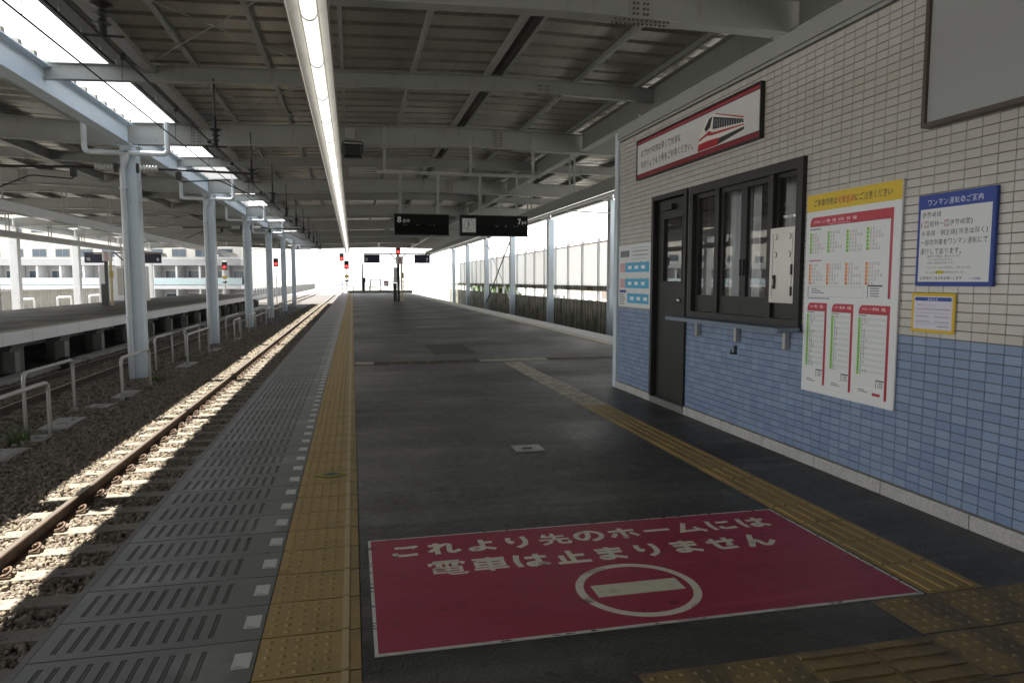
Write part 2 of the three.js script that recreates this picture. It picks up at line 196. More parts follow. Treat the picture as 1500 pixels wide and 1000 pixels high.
// ------------------------------------------------------------------ Japanese lettering as pen strokes on a 100 x 100 square ('~' = rounded stroke)
const GLYPH = {
こ: '~22 22 50 25 78 21 66 30/~24 62 22 74 34 82 56 83 82 79', れ: '30 8 30 94/~8 28 42 25 30 48 8 74/~30 46 52 24 66 26 66 44 64 74 74 84 94 70', よ: '~52 8 52 70 44 86 26 88 18 76 30 66 54 70 86 88/52 34 84 32',
り: '~28 12 24 34 28 54 36 42/~68 10 72 40 66 72 42 94', 先: '30 10 20 34/16 32 84 32/52 6 52 56/6 56 94 56/~38 56 34 78 10 92/62 56 62 82 68 88 88 88 92 72', の: '~52 20 46 56 30 78 14 66 14 40 36 18 64 16 86 36 86 62 70 82 52 90',
ホ: '10 32 90 32/50 8 50 84 40 92/28 50 10 80/72 50 90 80', ー: '10 50 90 50', ム: '48 10 16 80 84 74/64 50 90 92', に: '~20 12 14 50 18 90/~42 28 62 30 84 26/~44 62 42 76 56 82 88 78',
は: '~18 10 12 50 16 90/36 34 94 32/~68 10 68 70 58 84 44 84 40 72 56 66 76 74 92 86', 電: '16 8 84 8/50 8 50 46/8 34 8 20 92 20 90 34/22 28 38 28/62 28 78 28/22 38 38 38/62 38 78 38/16 50 82 50 82 80 16 80 16 50/16 65 82 65/50 50 50 86 60 94 90 94 94 84',
車: '8 16 92 16/16 28 84 28 84 64 16 64 16 28/16 46 84 46/6 80 94 80/50 4 50 96', 止: '50 8 50 88/50 44 86 44/24 38 24 88/6 88 94 88', ま: '14 24 86 24/16 44 84 44/~50 8 50 72 42 86 24 86 20 74 34 68 56 74 84 90',
せ: '8 40 92 36/~70 12 70 58 66 66 56 64/~30 16 30 80 44 88 80 86', ん: '~48 8 12 92 34 56 46 56 54 86 70 86 92 60', お: '12 30 62 28/~36 8 36 84 24 90 12 80 24 64 56 54 80 62 82 80 62 90 50 86/72 18 90 36',
て: '~8 22 88 18 56 34 46 58 56 82 80 88', で: '~8 22 86 18 56 34 46 58 56 82 78 88/70 40 78 54/84 36 92 50', か: '~8 34 56 30 66 40 60 84 50 90 38 84/~38 8 30 52 12 92/~74 24 88 40 94 58', が: '~8 34 52 30 62 40 56 84 46 90 36 84/~38 8 30 52 12 92/~70 30 82 46 88 62/78 10 84 22/90 6 97 18',
け: '~20 12 14 50 18 88/38 36 94 34/~70 10 72 56 66 78 50 94', 際: '10 8 10 96/~10 10 34 10 24 34 36 56 28 68 18 64/~54 6 44 30 36 40/50 18 66 18 58 40 42 52/~70 8 78 26 96 48/~90 12 78 34 60 48/52 50 86 50/44 64 94 64/70 64 70 92 62 94/56 74 46 90/82 74 94 90',
早: '22 8 78 8 78 50 22 50 22 8/22 29 78 29/6 70 94 70/50 50 50 98', く: '~68 8 30 46 30 52 70 92', 快: '20 6 20 96/8 28 6 48/32 24 36 40/44 26 84 26 84 56/36 56 96 56/~62 6 62 50 52 76 34 94/~64 58 76 80 96 94',
適: '10 10 22 24/6 42 22 42 22 76 8 88/~8 88 22 80 40 92 96 92/62 4 62 14/36 16 94 16/50 18 54 28/78 18 74 28/38 80 38 32 92 32 92 76 84 78/65 32 65 54/50 44 80 44/52 56 78 56 78 70 52 70 52 56', な: '8 28 56 26/~36 8 30 40 12 66/72 22 90 36/~62 42 62 76 54 88 38 86 38 74 54 70 86 88',
特: '20 8 12 34/8 26 44 26/28 4 28 96/4 66 46 54/50 20 92 20/70 4 70 40/44 40 98 40/46 58 98 58/80 42 80 90 70 94/56 68 64 80', 急: '42 4 24 26/38 14 64 14 56 26/16 28 80 28 80 58 16 58/22 43 80 43/~14 70 8 88/~28 68 30 88 44 94 66 92 70 80/48 66 54 78/80 66 94 86',
う: '34 12 64 18/~18 42 56 32 76 42 72 70 40 94', も: '18 36 70 36/16 58 70 58/~44 8 38 60 46 86 66 88 82 76 82 62', 号: '26 8 74 8 74 34 26 34 26 8/6 48 94 48/36 48 28 66 78 66 74 88 64 94 50 92', を: '14 24 80 22/~46 6 38 30 16 58 40 44 54 50 54 72/~88 40 44 62 36 80 48 90 82 88',
ご: '~18 26 44 28 66 25 56 33/~20 64 18 76 30 83 52 84 78 80/74 8 82 22/88 4 96 18', 利: '46 6 12 18/4 36 56 36/30 14 30 96/28 38 6 72/32 42 54 66/68 14 68 66/90 6 90 88 78 94', 用: '~20 10 20 60 6 94/20 10 86 10 86 88 74 92/20 36 86 36/20 60 86 60/52 10 52 92',
た: '8 26 56 24/~32 8 26 48 10 90/~54 46 72 46 88 42/~54 70 52 80 64 86 92 84', だ: '8 26 56 24/~32 8 26 48 10 90/~54 46 72 46 88 42/~54 70 52 80 64 86 92 84/74 8 82 22/88 4 96 18', さ: '12 30 86 24/~46 6 58 34 76 58/~74 58 50 54 32 62 24 76 40 90 72 90', い: '~14 20 14 54 28 82 38 66/~72 24 84 44 88 70',
'。': '~20 76 30 82 26 94 14 94 10 82 20 76', '、': '14 76 30 94', 乗: '76 6 24 14/8 26 92 26/8 46 92 46/28 18 28 64/72 18 72 64/6 64 94 64/50 10 50 98/46 66 10 92/54 66 90 92', 発: '~14 12 42 12 34 32 6 48/12 26 26 38/~58 6 70 30 96 46/88 10 74 22/96 22 80 32/28 48 72 48/14 62 88 62/~38 48 36 76 12 94/~62 48 62 86 72 92 90 90 94 76',
番: '76 6 22 12/32 16 38 26/70 14 62 26/6 32 94 32/50 10 50 52/46 34 8 56/54 34 92 56/18 56 82 56 82 96 18 96 18 56/18 76 82 76/50 56 50 96', 線: '28 4 10 26 28 32/38 18 8 50 40 46/24 48 24 94/12 62 4 86/34 60 42 80/70 4 62 16/52 16 92 16 92 44 52 44 52 16/52 30 92 30/72 44 72 88 62 92/46 58 64 58 46 84/92 52 78 64/74 56 98 88',
注: '10 10 24 20/4 38 18 48/6 92 26 62/60 4 72 14/36 26 96 26/66 26 66 88/42 54 92 54/32 90 98 90', 意: '50 2 50 12/14 12 86 12/34 16 40 26/66 16 60 26/6 28 94 28/24 36 76 36 76 64 24 64 24 36/24 50 76 50/14 74 8 90/~28 72 30 90 44 96 68 94 72 84/48 70 54 80/82 72 94 90',
ワ: '14 44 14 16 84 16/~84 16 78 54 36 92', ン: '16 18 38 34/~14 86 54 72 88 30', マ: '10 18 88 18 52 58/34 42 66 80', 運: '8 10 22 24/6 42 22 42 22 76 8 88/~8 88 22 80 40 92 96 92/36 20 36 8 94 8 94 20/38 22 90 22/44 32 86 32 86 60 44 60 44 32/44 46 86 46/34 72 96 72/65 14 65 84',
転: '6 14 46 14/10 26 44 26 44 60 10 60 10 26/10 43 44 43/4 74 48 74/27 4 27 96/56 16 90 16/50 38 98 38/~72 38 62 66 52 86 90 80/78 60 96 92', 案: '50 0 50 8/8 22 8 10 92 10 92 22/16 30 84 30/~44 16 34 38 70 56/~64 30 50 48 20 58/6 68 94 68/50 56 50 98/46 70 12 94/54 70 88 94',
内: '14 96 14 24 86 24 86 86 76 92/50 4 50 24/~50 28 44 52 24 70/~52 42 62 58 76 70', 伊: '~28 4 20 28 4 48/18 30 18 96/36 16 84 16 84 62/30 38 98 38/36 62 90 62/~58 16 56 60 34 94', 勢: '8 12 48 12/28 2 28 40/6 28 52 26/10 44 48 38/~62 4 62 30 52 48/54 14 78 14 80 40 94 42/58 24 70 36/~16 58 78 56 70 90 56 92/~46 48 38 76 14 96',
崎: '20 10 20 72/6 28 6 74 36 66/36 28 36 74/42 18 96 18/68 4 66 20 48 36/72 22 92 36/38 44 98 44/46 56 70 56 70 78 46 78 46 56/86 44 86 90 74 94', 館: '26 4 4 32/26 4 48 24/14 32 40 32 40 62 14 62/14 47 40 47/14 32 14 90 40 80/34 70 46 88/72 4 72 12/52 24 52 12 96 12 96 24/58 24 58 96/58 30 88 30 88 50 58 50/58 64 90 64 90 92 58 92',
林: '4 28 46 28/24 4 24 96/24 32 4 68/26 36 44 58/52 28 98 28/74 4 74 96/72 32 50 74/76 32 98 74', 間: '10 96 10 8 42 8 42 40 10 40/10 24 42 24/58 40 58 8 92 8 92 88 80 94/58 24 92 24/58 40 92 40/34 54 66 54 66 86 34 86 34 54/34 70 66 70', 小: '50 6 50 86 38 94/28 32 10 70/72 32 92 68',
泉: '52 2 44 12/24 12 78 12 78 46 24 46 24 12/24 29 78 29/50 46 50 90 40 94/10 60 40 60 12 88/84 52 60 66/56 60 94 90', 桐: '4 28 42 28/22 4 22 96/22 32 4 66/24 38 40 54/50 96 50 12 94 12 94 88 84 92/58 30 86 30/60 44 82 44 82 70 60 70 60 44', 生: '28 8 12 40/22 30 88 30/52 4 52 90/18 58 84 58/6 90 94 90',
除: '10 8 10 96/~10 10 34 10 24 34 36 56 28 68 18 64/66 4 40 34/66 4 96 34/50 38 84 38/42 56 94 56/68 38 68 90 58 92/54 66 44 86/82 66 94 84', 一: '6 50 94 50', 部: '28 4 28 14/8 16 50 16/18 20 22 38/42 20 36 38/4 40 54 40/12 54 48 54 48 90 12 90 12 54/64 8 64 96/~64 10 92 10 80 36 94 60 84 74 74 70',
列: '4 12 56 12/~28 14 20 36 4 58/20 32 50 32 42 66 8 94/16 50 28 62/68 16 68 68/90 6 90 88 78 94', 行: '30 4 6 30/36 28 4 60/24 46 24 96/48 16 92 16/42 42 98 42/74 42 74 88 62 94', し: '~30 8 28 62 36 86 58 88 84 64', す: '6 26 94 24/~56 6 58 48 50 62 38 58 38 44 54 42 60 60 50 82 34 94',
客: '50 0 50 10/8 26 8 12 92 12 92 26/~40 20 32 34 14 46/36 28 72 28 40 58 8 70/~36 34 60 54 94 66/28 68 74 68 74 94 28 94 28 68', 様: '4 28 40 28/22 4 22 96/22 32 4 66/24 38 38 54/56 4 62 14/84 4 78 14/46 18 96 18/50 32 92 32/42 46 98 46/70 18 70 88 60 92/44 58 62 58 42 86/90 54 78 66/74 60 98 88',
協: '4 34 44 34/22 6 22 96/50 22 88 22 84 46 74 48/~66 4 64 28 46 50/46 60 66 60 64 92 54 94/~56 48 54 72 42 96/72 60 96 60 94 90 84 94/~82 48 80 72 68 96', 力: '12 30 84 30 78 82 64 92 50 86/~46 6 44 46 12 94',
願: '8 10 50 10/~12 10 12 60 4 94/32 12 26 22/20 24 46 24 46 50 20 50 20 24/20 37 46 37/33 50 33 88 26 92/24 62 16 80/42 62 50 78/56 10 98 10/76 10 72 22/60 24 94 24 94 74 60 74 60 24/60 40 94 40/60 57 94 57/68 78 56 94/84 78 98 92', '・': '46 50 54 50', '〜': '~10 56 30 42 50 50 70 60 90 44',
ド: '36 8 36 92/36 42 70 58/66 18 74 30/80 12 88 24', ア: '10 18 88 18 60 44/~48 34 44 66 20 92', 士: '6 40 94 40/50 6 50 86/20 86 80 86', 開: '10 96 10 8 42 8 42 38 10 38/58 38 58 8 92 8 92 88 82 94/58 38 92 38/28 52 72 52/24 68 78 68/40 52 36 90/62 52 62 92', 閉: '10 96 10 8 42 8 42 38 10 38/58 38 58 8 92 8 92 88 82 94/58 38 92 38/26 56 74 56/56 46 56 90 46 92/52 58 28 84',
ブ: '12 20 80 20 74 52 40 90/82 4 88 14/92 2 98 12', ザ: '8 34 92 34/30 12 30 60/~66 12 66 60 40 92/80 4 86 14/92 2 98 12', 鳴: '8 20 36 20 36 66 8 66 8 20/62 2 54 12/50 12 86 12 86 40 50 40/50 26 86 26/50 12 50 66 96 66 92 92 82 94/50 53 94 53/44 80 42 94/58 78 60 90/74 78 78 88', 終: '28 4 10 26 28 32/38 18 8 50 40 46/24 48 24 94/12 62 4 86/34 60 42 80/66 4 46 40/60 16 90 16 70 46 44 64/~60 26 76 46 98 60/64 62 78 72/54 78 78 92',
わ: '26 8 26 94/~8 28 40 25 26 48 8 74/~26 46 52 28 76 30 86 52 78 76 54 90', ら: '34 8 64 18/~28 30 24 66 50 50 76 56 76 78 40 94', 無: '26 4 12 28/14 24 90 24/4 44 96 44/8 66 92 66/24 24 24 66/42 24 42 66/60 24 60 66/78 24 78 66/16 76 8 94/36 76 38 92/58 76 62 92/82 76 92 94', 理: '6 14 40 14/6 44 38 44/22 14 22 76/2 82 44 70/50 10 92 10 92 52 50 52 50 10/50 31 92 31/71 10 71 90/48 70 94 70/42 90 98 90',
や: '~8 44 70 28 88 42 76 56 60 54/48 8 56 24/28 18 50 92', め: '~22 18 30 50 44 76/~64 10 50 58 24 84 12 66 30 38 66 28 90 50 82 78 56 92', ミ: '24 12 78 24/26 42 72 54/16 72 82 90', ラ: '20 12 80 12/10 38 88 38/~88 38 74 72 36 94', 状: '10 20 18 36/28 4 28 96/6 66 28 54/40 34 96 34/~66 6 64 60 38 94/~68 42 78 74 98 92/80 10 90 22',
況: '10 10 24 20/4 38 18 48/6 92 26 62/40 12 90 12 90 48 40 48 40 12/~54 48 50 76 32 94/~72 48 72 86 82 92 94 90 96 76', 確: '4 14 40 14/~20 14 18 40 4 66/14 48 36 48 36 84 14 84 14 48/46 20 46 10 96 10 96 20/~64 2 58 28 42 50/56 36 56 96/56 36 94 36/56 54 90 54/56 72 90 72/56 92 98 92/76 20 76 92', 認: '8 14 40 14/4 28 44 28/10 40 38 40/10 52 38 52/10 66 38 66 38 92 10 92 10 66/50 12 92 12 88 44 78 44/~68 12 64 34 48 50/50 26 58 32/52 64 46 88/~62 60 62 86 74 92 86 86/70 54 78 66/90 58 98 80',
黄: '10 18 90 18/32 4 32 34/68 4 68 34/4 36 96 36/22 48 78 48 78 80 22 80 22 48/22 64 78 64/50 36 50 80/36 82 12 96/64 82 88 96', 色: '36 2 10 34/30 14 66 14 54 32/20 32 82 32 82 60 20 60/20 32 20 82 30 92 86 92 92 74/50 32 50 60', 側: '24 4 4 44/16 32 16 96/32 10 60 10 60 66 32 66 32 10/32 28 60 28/32 47 60 47/40 70 28 92/54 70 62 86/74 16 74 68/94 6 94 88 84 94',
歩: '50 2 50 40/50 18 80 18/26 14 26 40/6 40 94 40/50 44 50 68 42 70/28 50 12 66/72 48 90 64/~88 66 60 88 14 96', き: '16 22 78 16/14 42 82 36/~46 6 58 36 74 62/~72 62 46 56 26 66 28 84 48 92 74 90', 上: '50 6 50 88/50 42 84 42/6 88 94 88', 久: '~38 6 30 30 8 52/32 20 72 20/~72 20 54 64 12 94/~46 46 64 76 94 94',
喜: '8 12 92 12/50 2 50 24/20 24 80 24/28 34 72 34 72 50 28 50 28 34/32 54 36 62/68 54 64 62/6 64 94 64/26 74 74 74 74 96 26 96 26 74', 北: '34 6 34 94/8 36 34 36/4 80 34 68/60 6 60 82 68 90 90 90 94 70/90 26 60 46', 千: '78 6 20 18/6 46 94 46/50 14 50 96', 住: '28 4 4 48/18 32 18 96/58 4 68 16/36 26 96 26/66 26 66 88/40 56 92 56/32 88 98 88',
浅: '10 10 24 20/4 38 18 48/6 92 26 62/36 22 92 18/36 40 94 36/32 60 98 54/~58 4 64 50 80 86 94 92 98 74/92 60 48 92/78 4 88 12', 草: '6 14 94 14/34 4 34 24/66 4 66 24/24 32 76 32 76 62 24 62 24 32/24 47 76 47/6 78 94 78/50 62 50 98', 方: '50 2 50 18/6 20 94 20/~44 20 38 60 10 94/40 44 80 44 74 84 60 92', 面: '6 10 94 10/48 10 42 26/10 28 90 28 90 94 10 94 10 28/36 28 36 94/64 28 64 94/36 50 64 50/36 70 64 70',
東: '8 16 92 16/20 28 80 28 80 58 20 58 20 28/20 43 80 43/50 4 50 98/46 60 8 90/54 60 92 90', 下: '6 12 94 12/50 12 50 96/54 38 80 56', 知: '22 4 8 34/18 22 48 22/4 46 52 46/~28 22 26 60 4 94/32 62 48 84/60 20 92 20 92 84 60 84 60 20', 両: '6 12 94 12/12 96 12 30 88 30 88 88 78 94/50 12 50 72/30 48 30 72 70 72 70 48',
};
function glyph(c, ch, x, y, w, h, weight) {
  let small = ch === 'ょ'; if (small) { ch = 'よ'; x += w * 0.18; y += h * 0.34; w *= 0.64; h *= 0.64; }
  const g = GLYPH[ch];
  if (!g) { c.save(); c.font = 'bold ' + h * 1.0 + 'px sans-serif'; c.textBaseline = 'alphabetic'; c.fillText(ch, x, y + h * 0.88, w); c.restore(); return; }
  const ns = g.split('/').length; c.lineWidth = weight * (ns >= 9 ? 0.6 : ns >= 7 ? 0.7 : ns >= 5 ? 0.76 : 1); c.lineCap = 'butt'; c.lineJoin = 'miter'; c.miterLimit = 3;
  for (let s of g.split('/')) {
    const round = s[0] === '~'; if (round) s = s.slice(1);
    const n = s.split(' ').map(Number), P = []; for (let i = 0; i < n.length; i += 2) P.push([x + n[i] / 100 * w, y + n[i + 1] / 100 * h]);
    c.beginPath(); c.moveTo(...P[0]);
    if (round && P.length > 2) for (let i = 0; i < P.length - 1; i++) {
      const a = P[Math.max(0, i - 1)], b = P[i], d = P[i + 1], e = P[Math.min(P.length - 1, i + 2)];
      c.bezierCurveTo(b[0] + (d[0] - a[0]) / 6, b[1] + (d[1] - a[1]) / 6, d[0] - (e[0] - b[0]) / 6, d[1] - (e[1] - b[1]) / 6, d[0], d[1]);
    } else for (let i = 1; i < P.length; i++) c.lineTo(...P[i]);
    c.stroke();
  }
}
// text from (x, y) top left; w,h: glyph cell; pitch: advance
function jp(c, text, x, y, w, h, pitch, weight, color) { c.strokeStyle = c.fillStyle = color; for (const ch of text) { if (ch !== ' ') glyph(c, ch, x, y, w, h, weight); x += ('()0123456789'.includes(ch) ? 0.6 : 1) * pitch; } return x; }
function canvas(w, h, bg) { const k = document.createElement('canvas'); k.width = w; k.height = h; const c = k.getContext('2d'); c.fillStyle = bg; c.fillRect(0, 0, w, h); return [k, c]; }
function printed(k, opt = {}) { const t = new THREE.CanvasTexture(k); t.colorSpace = THREE.SRGBColorSpace; t.magFilter = THREE.LinearFilter; t.anisotropy = 8; return std({ map: t, roughness: 0.45, ...opt }); }
// thin board (w x h x t) with print on its front (+z); sides plain
function board(parent, name, w, h, t, mat, side, pos) {
  const f = new THREE.PlaneGeometry(w - 0.002, h - 0.002); f.translate(0, 0, t + 0.0015);
  const g = new THREE.Group(); if (pos) g.position.copy(pos);
  const b = part(parent, name, lbox(w, h, t, 0, 0, t / 2), side, pos); const p = part(b, 'printed_face', f, mat); return b;
}
const wear = (c, w, h, n, col, r0, r1, a) => { for (let i = 0; i < n; i++) { c.globalAlpha = rr(a * 0.3, a); c.fillStyle = col; const x = rnd() * w, y = rnd() * h, r = rr(r0, r1); c.beginPath(); for (let k = 0; k < 9; k++) { const q = k / 9 * 6.283, d = r * rr(0.5, 1.1); c.lineTo(x + Math.cos(q) * d * rr(1, 1.6), y + Math.sin(q) * d); } c.fill(); } c.globalAlpha = 1; };
// ------------------------------------------------------------------ ground, tracks
const G0 = 20.9, BAY = 10.65, ROOF0 = -44, ROOF1 = 85.4;
{
  const g = new THREE.PlaneGeometry(1600, 1600, 1, 1); g.rotateX(-Math.PI / 2); g.translate(0, -1.42, -300); structure('ground', metres(g), M.ground);
  // ballast bed, gently uneven
  const w = 13.6, L = 150, nx = 60, nz = 420, b = new THREE.PlaneGeometry(w, L, nx, nz); b.rotateX(-Math.PI / 2); b.translate(-1.6 - w / 2 + 0.5, 0, -L / 2 + 12);
  const p = b.attributes.position;
  for (let i = 0; i < p.count; i++) p.setY(i, -1.315 + 0.05 * (fbm(p.getX(i) * 0.011 + 0.5, p.getZ(i) * 0.011 + 0.5, 64, 3, 5) - 0.5));
  b.computeVertexNormals(); structure('ballast_bed', metres(b), M.ballastBed);
  const bb = bx(6.3, 12.2, -1.4, -1.3, -20, 140); structure('ballast_bed', metres(bb), M.ballastBed);
}
// loose ballast stones
{
  const geos = [0, 1, 2].map((k) => { const g = new THREE.IcosahedronGeometry(1, 0), p = g.attributes.position; const sc = [1.25, 0.8, 0.95]; for (let i = 0; i < p.count; i++) { const f = 0.72 + 0.56 * hash(Math.round(p.getX(i) * 50), Math.round(p.getY(i) * 50 + p.getZ(i) * 91), k); p.setXYZ(i, p.getX(i) * f * sc[0], p.getY(i) * f * sc[1], p.getZ(i) * f * sc[2]); } g.computeVertexNormals(); return g; });
  const zones = [[-4.9, -1.2, 4.6, 13, 860, 0.027], [-4.9, -1.2, 13, 24, 560, 0.032], [-4.9, -1.3, 24, 44, 170, 0.05], [-9, -4.9, 11, 24, 260, 0.042], [-9, -4.9, 24, 44, 110, 0.055], [-4.6, -1.3, 44, 82, 55, 0.07]];
  const list = [[], [], []];
  for (const [x0, x1, d0, d1, den, size] of zones) {
    const n = Math.round((x1 - x0) * (d1 - d0) * den);
    for (let i = 0; i < n; i++) {
      const x = rr(x0, x1), d = rr(d0, d1), s = size * rr(0.6, 1.25);
      list[i % 3].push([x, -1.30 + rr(-0.01, 0.03), d, s]);
    }
  }
  const q = new THREE.Quaternion(), e = new THREE.Euler(), m = new THREE.Matrix4(), col = new THREE.Color();
  list.forEach((l, k) => {
    const im = shade(new THREE.InstancedMesh(geos[k], M.stone, l.length)); im.name = numbered('ballast_stones'); im.userData.kind = 'stuff';
    tag(im, ['crushed grey ballast stones packed between the rails', 'angular brown ballast stones beside the sleepers', 'small broken ballast stones along the track bed'][k], 'ballast');
    l.forEach(([x, y, d, s], i) => { e.set(rnd() * 6.3, rnd() * 6.3, rnd() * 6.3); q.setFromEuler(e); m.compose(V(x, y, d), q, new THREE.Vector3(s, s, s)); im.setMatrixAt(i, m); const c = rr(0.55, 1.3); im.setColorAt(i, col.setRGB(c * rr(0.98, 1.08), c, c * rr(0.86, 1))); });
    scene.add(im);
  });
}
// rails: head, web and foot in profile
function railGeos(x, d0, d1, top) {
  const pr = [[-0.064, 0], [0.064, 0], [0.064, 0.012], [0.01, 0.03], [0.009, 0.108], [0.033, 0.118], [0.0335, 0.146], [0.026, 0.153], [-0.026, 0.153], [-0.0335, 0.146], [-0.033, 0.118], [-0.009, 0.108], [-0.01, 0.03], [-0.064, 0.012]];
  const s = new THREE.Shape(pr.map(([a, b]) => new THREE.Vector2(a, b)));
  const g = new THREE.ExtrudeGeometry(s, { depth: d1 - d0, bevelEnabled: false, steps: 1 }); g.translate(x, top - 0.153, -d1);
  return [metres(g), bx(x - 0.025, x + 0.025, top - 0.002, top + 0.0025, d0, d1)];
}
const sleeperGeo = (() => { const s = new THREE.Shape([[-0.12, -0.17], [0.12, -0.17], [0.1, -0.004], [0.094, 0], [-0.094, 0], [-0.1, -0.004]].map((p) => new THREE.Vector2(...p))); const g = new THREE.ExtrudeGeometry(s, { depth: 2, bevelEnabled: false }); g.translate(0, 0, -1); g.rotateY(Math.PI / 2); return metres(g); })();
const clipGeo = (() => {
  const t = new THREE.TubeGeometry(new THREE.CatmullRomCurve3([[0.02, 0.02, 0.045], [0.07, 0.03, 0.05], [0.105, 0.055, 0.02], [0.09, 0.075, -0.025], [0.05, 0.06, -0.05], [0.015, 0.03, -0.035]].map((p) => new THREE.Vector3(...p))), 12, 0.013, 6);
  return merge([t, lbox(0.11, 0.02, 0.14, 0.06, 0.01, 0), new THREE.CylinderGeometry(0.018, 0.018, 0.06, 6).translate(0.06, 0.045, 0)]);
})();
const clipGeoL = clipGeo.clone().rotateY(Math.PI);
function track(label, xc, d0, d1, dEnd, clipD) {
  const t = thing('railway_track', label, 'railway track', null, 'tracks of the station');
  for (const s of [-0.56, 0.56]) { const [a, b] = railGeos(xc + s, d0, dEnd, -1.1); const r = part(t, 'rail', a, M.rail); part(r, 'running_surface', b, M.railTop); }
  let i = 0;
  for (let d = d0 + 0.3; d < d1; d += 0.6, i++) {
    const sl = part(t, 'sleeper', sleeperGeo, M.sleeper, V(xc + rr(-0.02, 0.02), -1.253, d + rr(-0.02, 0.02)));
    if (d < clipD) for (const s of [-0.56, 0.56]) { part(t, 'rail_clip', clipGeo, M.clip, V(xc + s + 0.045, -1.252, d)); part(t, 'rail_clip', clipGeoL, M.clip, V(xc + s - 0.045, -1.252, d)); }
  }
}
track('rusty rails on concrete sleepers crossed by the strip of sunlight', -2.6, 3, 90, 420, 34);
track('shaded rusty track running below the edge of the opposite platform', -7.3, 9, 92, 420, 0);
track('track behind the pale right platform edge beside the stained wall', 7.8, 2, 92, 420, 0);

// ------------------------------------------------------------------ near platform
const EDGE = -1.19, REDGE = 6.25, PEND = 81;
const platform = structGroup('platform');
{
  part(platform, 'slab', metres(merge([bx(EDGE + 0.06, REDGE - 0.03, -0.32, -0.014, -46, PEND), bx(EDGE + 0.35, REDGE - 0.35, -1.42, -0.321, -46, PEND)])), M.concrete);
  part(platform, 'asphalt', metres(bx(0.012, 5.30, -0.013, 0, -46, PEND)), M.asphalt);
  part(platform, 'bedding', bx(EDGE + 0.02, 0.011, -0.0138, -0.0105, -46, PEND), M.grout);
  part(platform, 'platform_nosing', metres(bx(EDGE - 0.012, EDGE + 0.016, -0.10, -0.001, -46, PEND)), M.greyConcrete);
  part(platform, 'edge_coping', metres(bx(5.62, REDGE + 0.02, -0.2, 0.006, -46, PEND)), M.palePave);
  part(platform, 'yellow_line', metres(bx(5.301, 5.42, -0.012, 0.004, -46, PEND)), M.yellowOld);
  part(platform, 'warning_strip', metres(bx(5.421, 5.619, -0.012, 0.002, -46, PEND)), M.paleLine);
}
// grey grooved edge slabs, each 0.3 x 0.8 m
const edgeW = 0.80, greyGeo = (() => {
  const L = 0.293, g = [lbox(edgeW, 0.005, L, 0, -0.0075, 0)], n = 11, p0 = 0.055, pitch = 0.0545, sw = 0.019, y = -0.0022, th = 0.0045;
  let x = -edgeW / 2; const slots = []; for (let i = 0; i < n; i++) slots.push(-edgeW / 2 + p0 + i * pitch);
  const sl = 0.2;
  for (const s of slots) {
    const a = s, b = s + sw; g.push(lbox(a - x, th, L, (x + a) / 2, y, 0));
    for (const k of [-1, 1]) g.push(lbox(sw, th, (L - sl) / 2, (a + b) / 2, y, k * (sl / 2 + (L - sl) / 4)));
    g.push(lbox(0.003, th * 0.8, sl, a + 0.0063, y - 0.0005, 0), lbox(0.003, th * 0.8, sl, a + 0.0127, y - 0.0005, 0)); x = b;
  }
  g.push(lbox(edgeW / 2 - x, th, L, (x + edgeW / 2) / 2, y, 0)); return merge(g);
})();
const dotGeo = (w, nx, x0, pitch, nz, zp, barX) => {
  const g = [lbox(w, 0.01, 0.29, w / 2, -0.005, 0)];
  for (let i = 0; i < nx; i++) for (let j = 0; j < nz; j++) { const c = new THREE.CylinderGeometry(0.0065, 0.0125, 0.005, 8); c.translate(x0 + i * pitch, 0.0025, (j - (nz - 1) / 2) * zp); g.push(c); }
  
  return merge(g);
};
const warnGeo = dotGeo(0.372, 5, 0.035, 0.054, 5, 0.057, 0.315);
const dotTile = dotGeo(0.3, 5, 0.041, 0.0545, 5, 0.0545, 0); dotTile.translate(-0.15, 0, 0);
const lineTile = (() => { const g = [lbox(0.297, 0.012, 0.297, 0, -0.006, 0)]; for (let i = 0; i < 4; i++) { const b = cbox(0.026, 0.008, 0.272, 0.003); b.translate(-0.1125 + i * 0.075, 0.003, 0); g.push(b); } return merge(g); })();
const lineTileX = lineTile.clone().rotateY(Math.PI / 2);
const withUV = (g, x, d) => { const k = g.clone(); k.translate(x, 0, -d); metres(k); k.translate(-x, 0, d); return k; };
